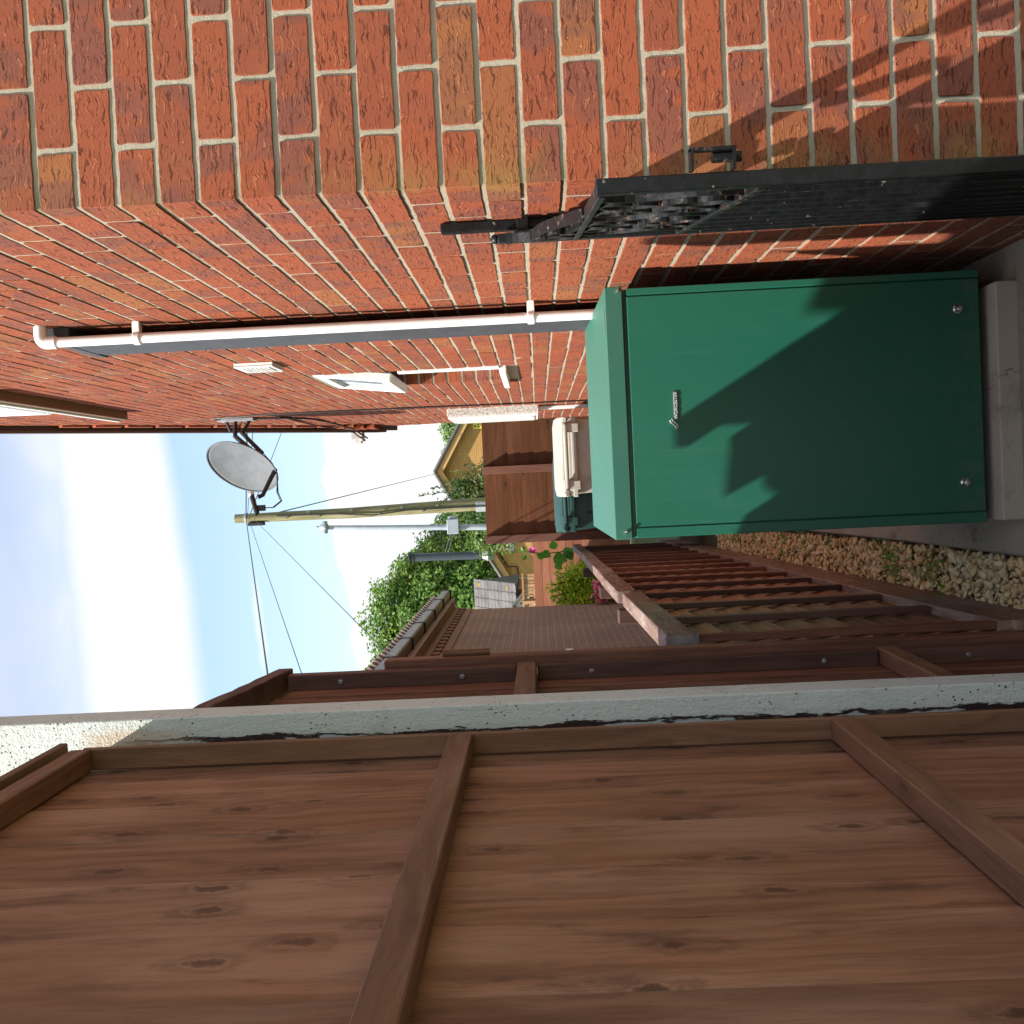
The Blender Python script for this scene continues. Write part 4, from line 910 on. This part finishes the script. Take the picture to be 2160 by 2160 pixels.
bg = thing('bungalow', (.48, 34, 0), 'buff brick bungalow gable seen over the end fence', 'bungalow')
b = MB(); Yb_ = 34.0; GXL, GXR, GZ, AX, AZ_ = -3.15, 4.1, 2.42, .479, 4.50
b.add([(GXL, Yb_, 0), (GXR, Yb_, 0), (GXR, Yb_, GZ), (AX, Yb_, AZ_), (GXL, Yb_, GZ)], [(0, 1, 2, 3, 4)], [[(GXL, 0), (GXR, 0), (GXR, GZ), (AX, AZ_), (GXL, GZ)]])
uvwall(b, (GXL, Yb_, 0), (GXL, 44, 0), 0, GZ); uvwall(b, (GXR, Yb_, 0), (GXR, 44, 0), 0, GZ); b.build('wall', BUFF_BRICK, bg)
b = MB(); sl = (AZ_ - GZ) / (AX - GXL)
for s, e in ((-1, GXL - .28), (1, GXR + .28)):
    ez = AZ_ - abs(e - AX) * (AZ_ - GZ) / (abs((GXL if s < 0 else GXR) - AX)); b.prism([(AX, AZ_ + .16), (e, ez + .16), (e, ez + .09), (AX, AZ_ + .09)], 1, Yb_ - .32, 44); b.tube([(AX, Yb_ - .34, AZ_ + .14), (e, Yb_ - .34, ez + .14)], .06, 8)
b.build('roof', ROOFGREY, bg)
b = MB()
for s, e in ((-1, GXL - .25), (1, GXR + .25)):
    ez = AZ_ - abs(e - AX) * (AZ_ - GZ) / (abs((GXL if s < 0 else GXR) - AX)); b.prism([(AX, AZ_ + .085), (e, ez + .085), (e, ez - .14), (AX, AZ_ - .14)], 1, Yb_ - .30, Yb_ - .25)
b.build('bargeboard', BUFF_TRIM, bg)
b = MB(); b.tube([(GXL - .30, Yb_ - .3, 2.28), (GXL - .30, 44, 2.28)], .06, 8); b.tube([(GXL - .06, Yb_ - .06, 2.3), (GXL - .06, Yb_ - .06, 0)], .035, 8); b.build('gutter', PVC_DULL, bg)
b = MB(); b.tube([(-1.35, Yb_ - .05, 2.65), (-2.35, Yb_ - .05, 2.62), (-2.80, Yb_ - .05, 2.36), (-2.80, Yb_ - .05, 2.06), (-3.1, Yb_ - .05, 2.02)], .022, 6); b.build('wall_pipe', CABLE, bg)
b = MB(); b.box(-2.28, -1.98, Yb_ - .12, Yb_, 2.12, 2.36); b.build('alarm_box', STEEL, bg, bevel=.02)
b = MB(); b.box(-1.85, -1.55, Yb_ - .06, Yb_, 2.32, 2.42); b.build('lamp_bracket', BLACKP, bg)
b = MB(); b.box(1.86, 2.22, Yb_ - .04, Yb_ - .005, 3.02, 3.30); sg = b.build('sign_plate', YELLOW, bg)
b = MB()
for k, x in enumerate((1.93, 2.0, 2.08, 2.15)): b.box(x, x + .03, Yb_ - .046, Yb_ - .041, 3.09, 3.17)
b.box(1.92, 1.99, Yb_ - .046, Yb_ - .041, 3.21, 3.26); b.box(2.06, 2.18, Yb_ - .046, Yb_ - .041, 3.21, 3.26); b.build('sign_marks', BLACKP, sg)
fl = thing('flue_chimney', (-2.3, 33.0, 3.0), 'dark grey steel flue pipe with a stay rod on the bungalow roof', 'flue')
b = MB(); b.tube([(-2.325, 33.2, 2.75), (-2.292, 33.2, 5.40)], .13, 18); b.build('flue_pipe', DARKGREYP, fl, smooth=True)
b = MB(); b.lathe([(.13, 0), (.165, .01), (.165, .05), (.12, .07), (.12, .12), (.17, .13), (.17, .17), (.05, .20)], (-2.292, 33.2, 5.40), n=18); b.build('cowl', BLACKP, fl, smooth=True)
b = MB(); b.lathe([(.14, 0), (.20, .02), (.15, .15), (.13, .2)], (-2.32, 33.2, 2.95), n=18); b.build('flashing', STEEL, fl, smooth=True)
for o in (0, .10):
    b = MB(); b.tube([(-2.30, 33.2, 4.42 - o), (-.98, 34.4, 4.05 - o)], .014, 6); b.build('stay_rod', STEEL, fl)

# ---------------------------------------------------------------- vegetation
def crown(b, c, rad, n, size, rr, lump=.35, sc=1.1, shell=.55, asp=1.7, cut=None, hole=-.30):
    c = Vector(c); rad = Vector(rad); q = Vector((rr.random() * 50, rr.random() * 50, rr.random() * 50)); i = 0; tries = 0
    while i < n and tries < n * 8:
        tries += 1
        d = Vector((rr.gauss(0, 1), rr.gauss(0, 1), rr.gauss(0, 1))).normalized(); k = 1 + lump * noise.noise(d * 2.3 + q) + .5 * lump * noise.noise(d * 6.1 + q); f = (shell + (1 - shell) * rr.random()) * k
        p = c + Vector((d.x * rad.x, d.y * rad.y, d.z * rad.z)) * f
        if noise.noise(p * (sc / max(rad.x, .2)) * 2.2 + q) < hole: continue
        if cut and not cut(p): continue
        s = size * rr.uniform(.6, 1.25); u = Vector((rr.gauss(0, 1), rr.gauss(0, 1), rr.gauss(0, .8))).normalized(); nn = (d + Vector((rr.gauss(0, .6), rr.gauss(0, .6), rr.gauss(0, .6) + .4))).normalized()
        u = (u - nn * u.dot(nn)).normalized(); w = nn.cross(u) * s / asp
        b.add([p - u * s * .5, p + w * .5, p + u * s * .5, p - w * .5], [(0, 1, 2, 3)], [[(0, 0)] * 4], rr.random()); i += 1
def trunk(b, c, top, r, rr, limbs=6, spread=1.):
    c = Vector(c); top = Vector(top); b.tube([c, c.lerp(top, .5) + Vector((rr.uniform(-.1, .1) * r * 4, 0, 0)), top], [r, r * .75, r * .3], 10)
    for i in range(limbs):
        s = c.lerp(top, rr.uniform(.35, .85)); a = rr.uniform(0, 6.28); e = s + Vector((math.cos(a) * spread, math.sin(a) * spread, rr.uniform(.4, 1.) * spread)); b.tube([s, s.lerp(e, .5) + Vector((0, 0, .1 * spread)), e], [r * .4, r * .25, r * .08], 6)
def tree(name, base, height, blobs, leafsize, n, mt, label, cat, seed, tr=.2, group=None, asp=1.7):
    rr = random.Random(seed); t = thing(name, base, label, cat, group)
    b = MB(); tops = Vector(base) + Vector((0, 0, height * .8)); trunk(b, base, tops, tr, rr, 7, height * .28); b.build('trunk', BARK, t)
    b = MB(); vol = sum((q[3] * q[5]) for q in blobs)
    for (x, y, z, rx, ry, rz) in blobs: crown(b, (x, y, z), (rx, ry, rz), int(n * rx * rz / vol), leafsize, rr, asp=asp, hole=-.5, shell=.62, lump=.28)
    b.build('crown', mt, t); return t
# big tree mass beyond the bungalow: one tall tree and its neighbours
tree('broadleaf_tree', (-5.6, 40, 0), 8.2, [(-5.3, 40, 5.9, 2.5, 2.2, 2.5), (-3.9, 40.3, 5.2, 1.9, 2, 2.1), (-7.6, 40, 5.3, 2.6, 2.4, 3.0), (-6.0, 39.3, 3.4, 3.4, 2, 2.2), (-4.3, 39.6, 3.2, 2.2, 2, 2.1)], .185, 105000, LEAF_TREE, 'tallest broadleaf tree, behind the brick outbuilding roof', 'tree', 11, .3)
tree('broadleaf_tree', (-2.6, 43, 0), 6.4, [(-2.9, 43, 4.6, 1.9, 1.8, 1.9), (-1.7, 43, 3.6, 1.5, 1.6, 1.7), (-3.6, 43, 3.0, 2.2, 1.7, 1.9)], .17, 42000, LEAF_DARK, 'mid height dark green tree behind the steel flue', 'tree', 12, .22)
tree('broadleaf_tree', (1.9, 46, 0), 5.6, [(1.7, 46, 4.3, 1.15, 1, 1.15), (2.7, 46, 4.6, 1.1, 1, 1.0)], .18, 4200, LEAF_TREE, 'small tree showing above the right slope of the bungalow roof', 'tree', 13, .15)
def shrub(name, base, blobs, shoots, ls, n, mt, label, cat, seed, asp):
    rr = random.Random(seed); t = thing(name, base, label, cat); b = MB(); B0 = Vector(base)
    for i in range(8):
        e = Vector((blobs[0][0] + rr.uniform(-.7, .7) * blobs[0][3], B0.y + rr.uniform(-.5, .5) * blobs[0][4], blobs[0][2])); b.tube([B0, B0.lerp(e, .5) + Vector((rr.uniform(-.1, .1), 0, .1)), e], [.02, .015, .008], 6)
    for s in shoots: b.tube([Vector(s[0]), Vector(s[0]).lerp(Vector(s[1]), .5), Vector(s[1])], [.012, .009, .004], 5)
    b.build('stems', BARK, t); b = MB(); vol = sum(q[3] * q[5] for q in blobs)
    for q in blobs: crown(b, q[:3], q[3:], int(n * q[3] * q[5] / vol), ls, rr, asp=asp, lump=(.25 if 'bush' in name else .6), shell=.3, hole=(-.9 if 'bush' in name else -.25))
    for s in shoots:
        a, c = Vector(s[0]), Vector(s[1])
        for k in range(int((c - a).length / ls * 5)):
            p = a.lerp(c, rr.random()); an = rr.uniform(0, 6.28); d = Vector((math.cos(an), math.sin(an), .7)).normalized() * ls; w = d.cross(Vector((0, 0, 1))).normalized() * ls / asp * .5
            b.add([p, p + d * .5 + w, p + d, p + d * .5 - w], [(0, 1, 2, 3)], [[(0, 0)] * 4], rr.random())
    b.build('leaves', mt, t); return t
shrub('laurel_shrub', (-.1, 24, 0), [(-.35, 24, 2.7, .62, .5, .75), (.15, 24, 2.35, .55, .5, .55), (-.05, 24, 3.0, .34, .3, .45), (.42, 24, 2.2, .25, .3, .4)], [((-.1, 24, 3.1), (-.20, 24, 4.05)), ((-.25, 24, 3.0), (-.55, 24, 3.85)), ((.0, 24, 3.0), (-.02, 24, 3.75)), ((.2, 24, 2.7), (.35, 24, 3.15)), ((-.2, 24, 3.2), (-.42, 24, 3.6)), ((.4, 24, 2.4), (.50, 24, 2.95)), ((.1, 24, 2.9), (.12, 24, 3.45))], .105, 3600, LEAF_LAUREL, 'glossy leaved shrub with upright shoots right of the telegraph pole', 'shrub', 21, 2.4)
shrub('light_shrub', (-1.1, 26, 0), [(-1.0, 26, 2.7, .75, .5, .75), (-1.35, 26, 2.5, .55, .5, .8), (-.75, 26, 3.2, .4, .4, .5)], [((-1, 26, 3.2), (-.9, 26, 3.9)), ((-1.3, 26, 3.1), (-1.35, 26, 3.6))], .11, 3200, LEAF_LIGHT, 'lighter green shrub behind the lamp column', 'shrub', 22, 1.6)
shrub('yellow_bush', (-1.42, 13.4, 0), [(-1.44, 13.4, .70, .40, .3, .42), (-1.36, 13.4, .45, .36, .3, .35)], [((-1.54 + k * .07, 13.3, .9), (-1.60 + k * .08, 13.25, 1.14 - .02 * (k - 2) ** 2)) for k in range(5)], .055, 8500, LEAF_YEL, 'rounded yellow-green bush beside the brick outbuilding', 'bush', 23, 1.5)
shrub('pink_flowers', (-1.45, 12.95, 0), [(-1.50, 12.95, .47, .10, .12, .15), (-1.36, 12.95, .50, .07, .08, .12)], [], .042, 600, PINK, 'pink flowering bedding plant below the yellow-green bush', 'flowers', 24, 1.1)
# leafy climber with a magenta flower at the corner post
def climber():
    t = thing('climbing_plant', (-.70, 9.8, 0), 'big-leaved climber with one magenta flower beside the corner post', 'plant'); rr = random.Random(9); b = MB()
    b.tube([(-.66, 9.8, 0), (-.67, 9.8, .8), (-.70, 9.8, 1.2), (-.66, 9.8, 1.45)], .006, 6); b.build('stem', LEAF_BIG, t)
    b = MB()
    for (x, z, s, a) in ((-.66, 1.40, .05, .3), (-.70, 1.38, .06, 2.6), (-.68, 1.22, .10, 4.2), (-.74, 1.12, .15, 4.5), (-.72, 1.02, .13, 5.2), (-.68, .98, .11, 3.6), (-.80, 1.10, .09, 4.0), (-.66, 1.10, .1, .2), (-.73, 1.20, .09, 1.2)):
        d = Vector((math.cos(a), -.25, math.sin(a))).normalized(); w = Vector((-d.z, rr.uniform(-.3, .3), d.x)).normalized(); p = Vector((x, 9.78 + rr.uniform(-.03, .03), z)); P_ = [(0, 0), (.12, .30), (.38, .44), (.62, .34), (1, 0), (.62, -.34), (.38, -.44), (.12, -.30)]; mid = Vector((0, .02, 0))
        vs = [tuple(p + d * (u * s) + w * (v * s) + mid * (abs(v) * 2)) for u, v in P_]; b.add(vs, [(0, 1, 2, 3, 4), (0, 4, 5, 6, 7)], [[(0, 0)] * 5] * 2, rr.random())
    b.build('leaves', LEAF_BIG, t); b = MB()
    for k in range(6):
        a = k * 1.05; p = Vector((-.655, 9.74, 1.315)); d = Vector((math.cos(a), -.3, math.sin(a))) * .035; w = Vector((-math.sin(a), 0, math.cos(a))) * .016
        b.add([tuple(p), tuple(p + d * .7 + w), tuple(p + d), tuple(p + d * .7 - w)], [(0, 1, 2, 3)], [[(0, 0)] * 4])
    b.build('flower', PINK2, t)
climber()
SC.cycles.samples = 64
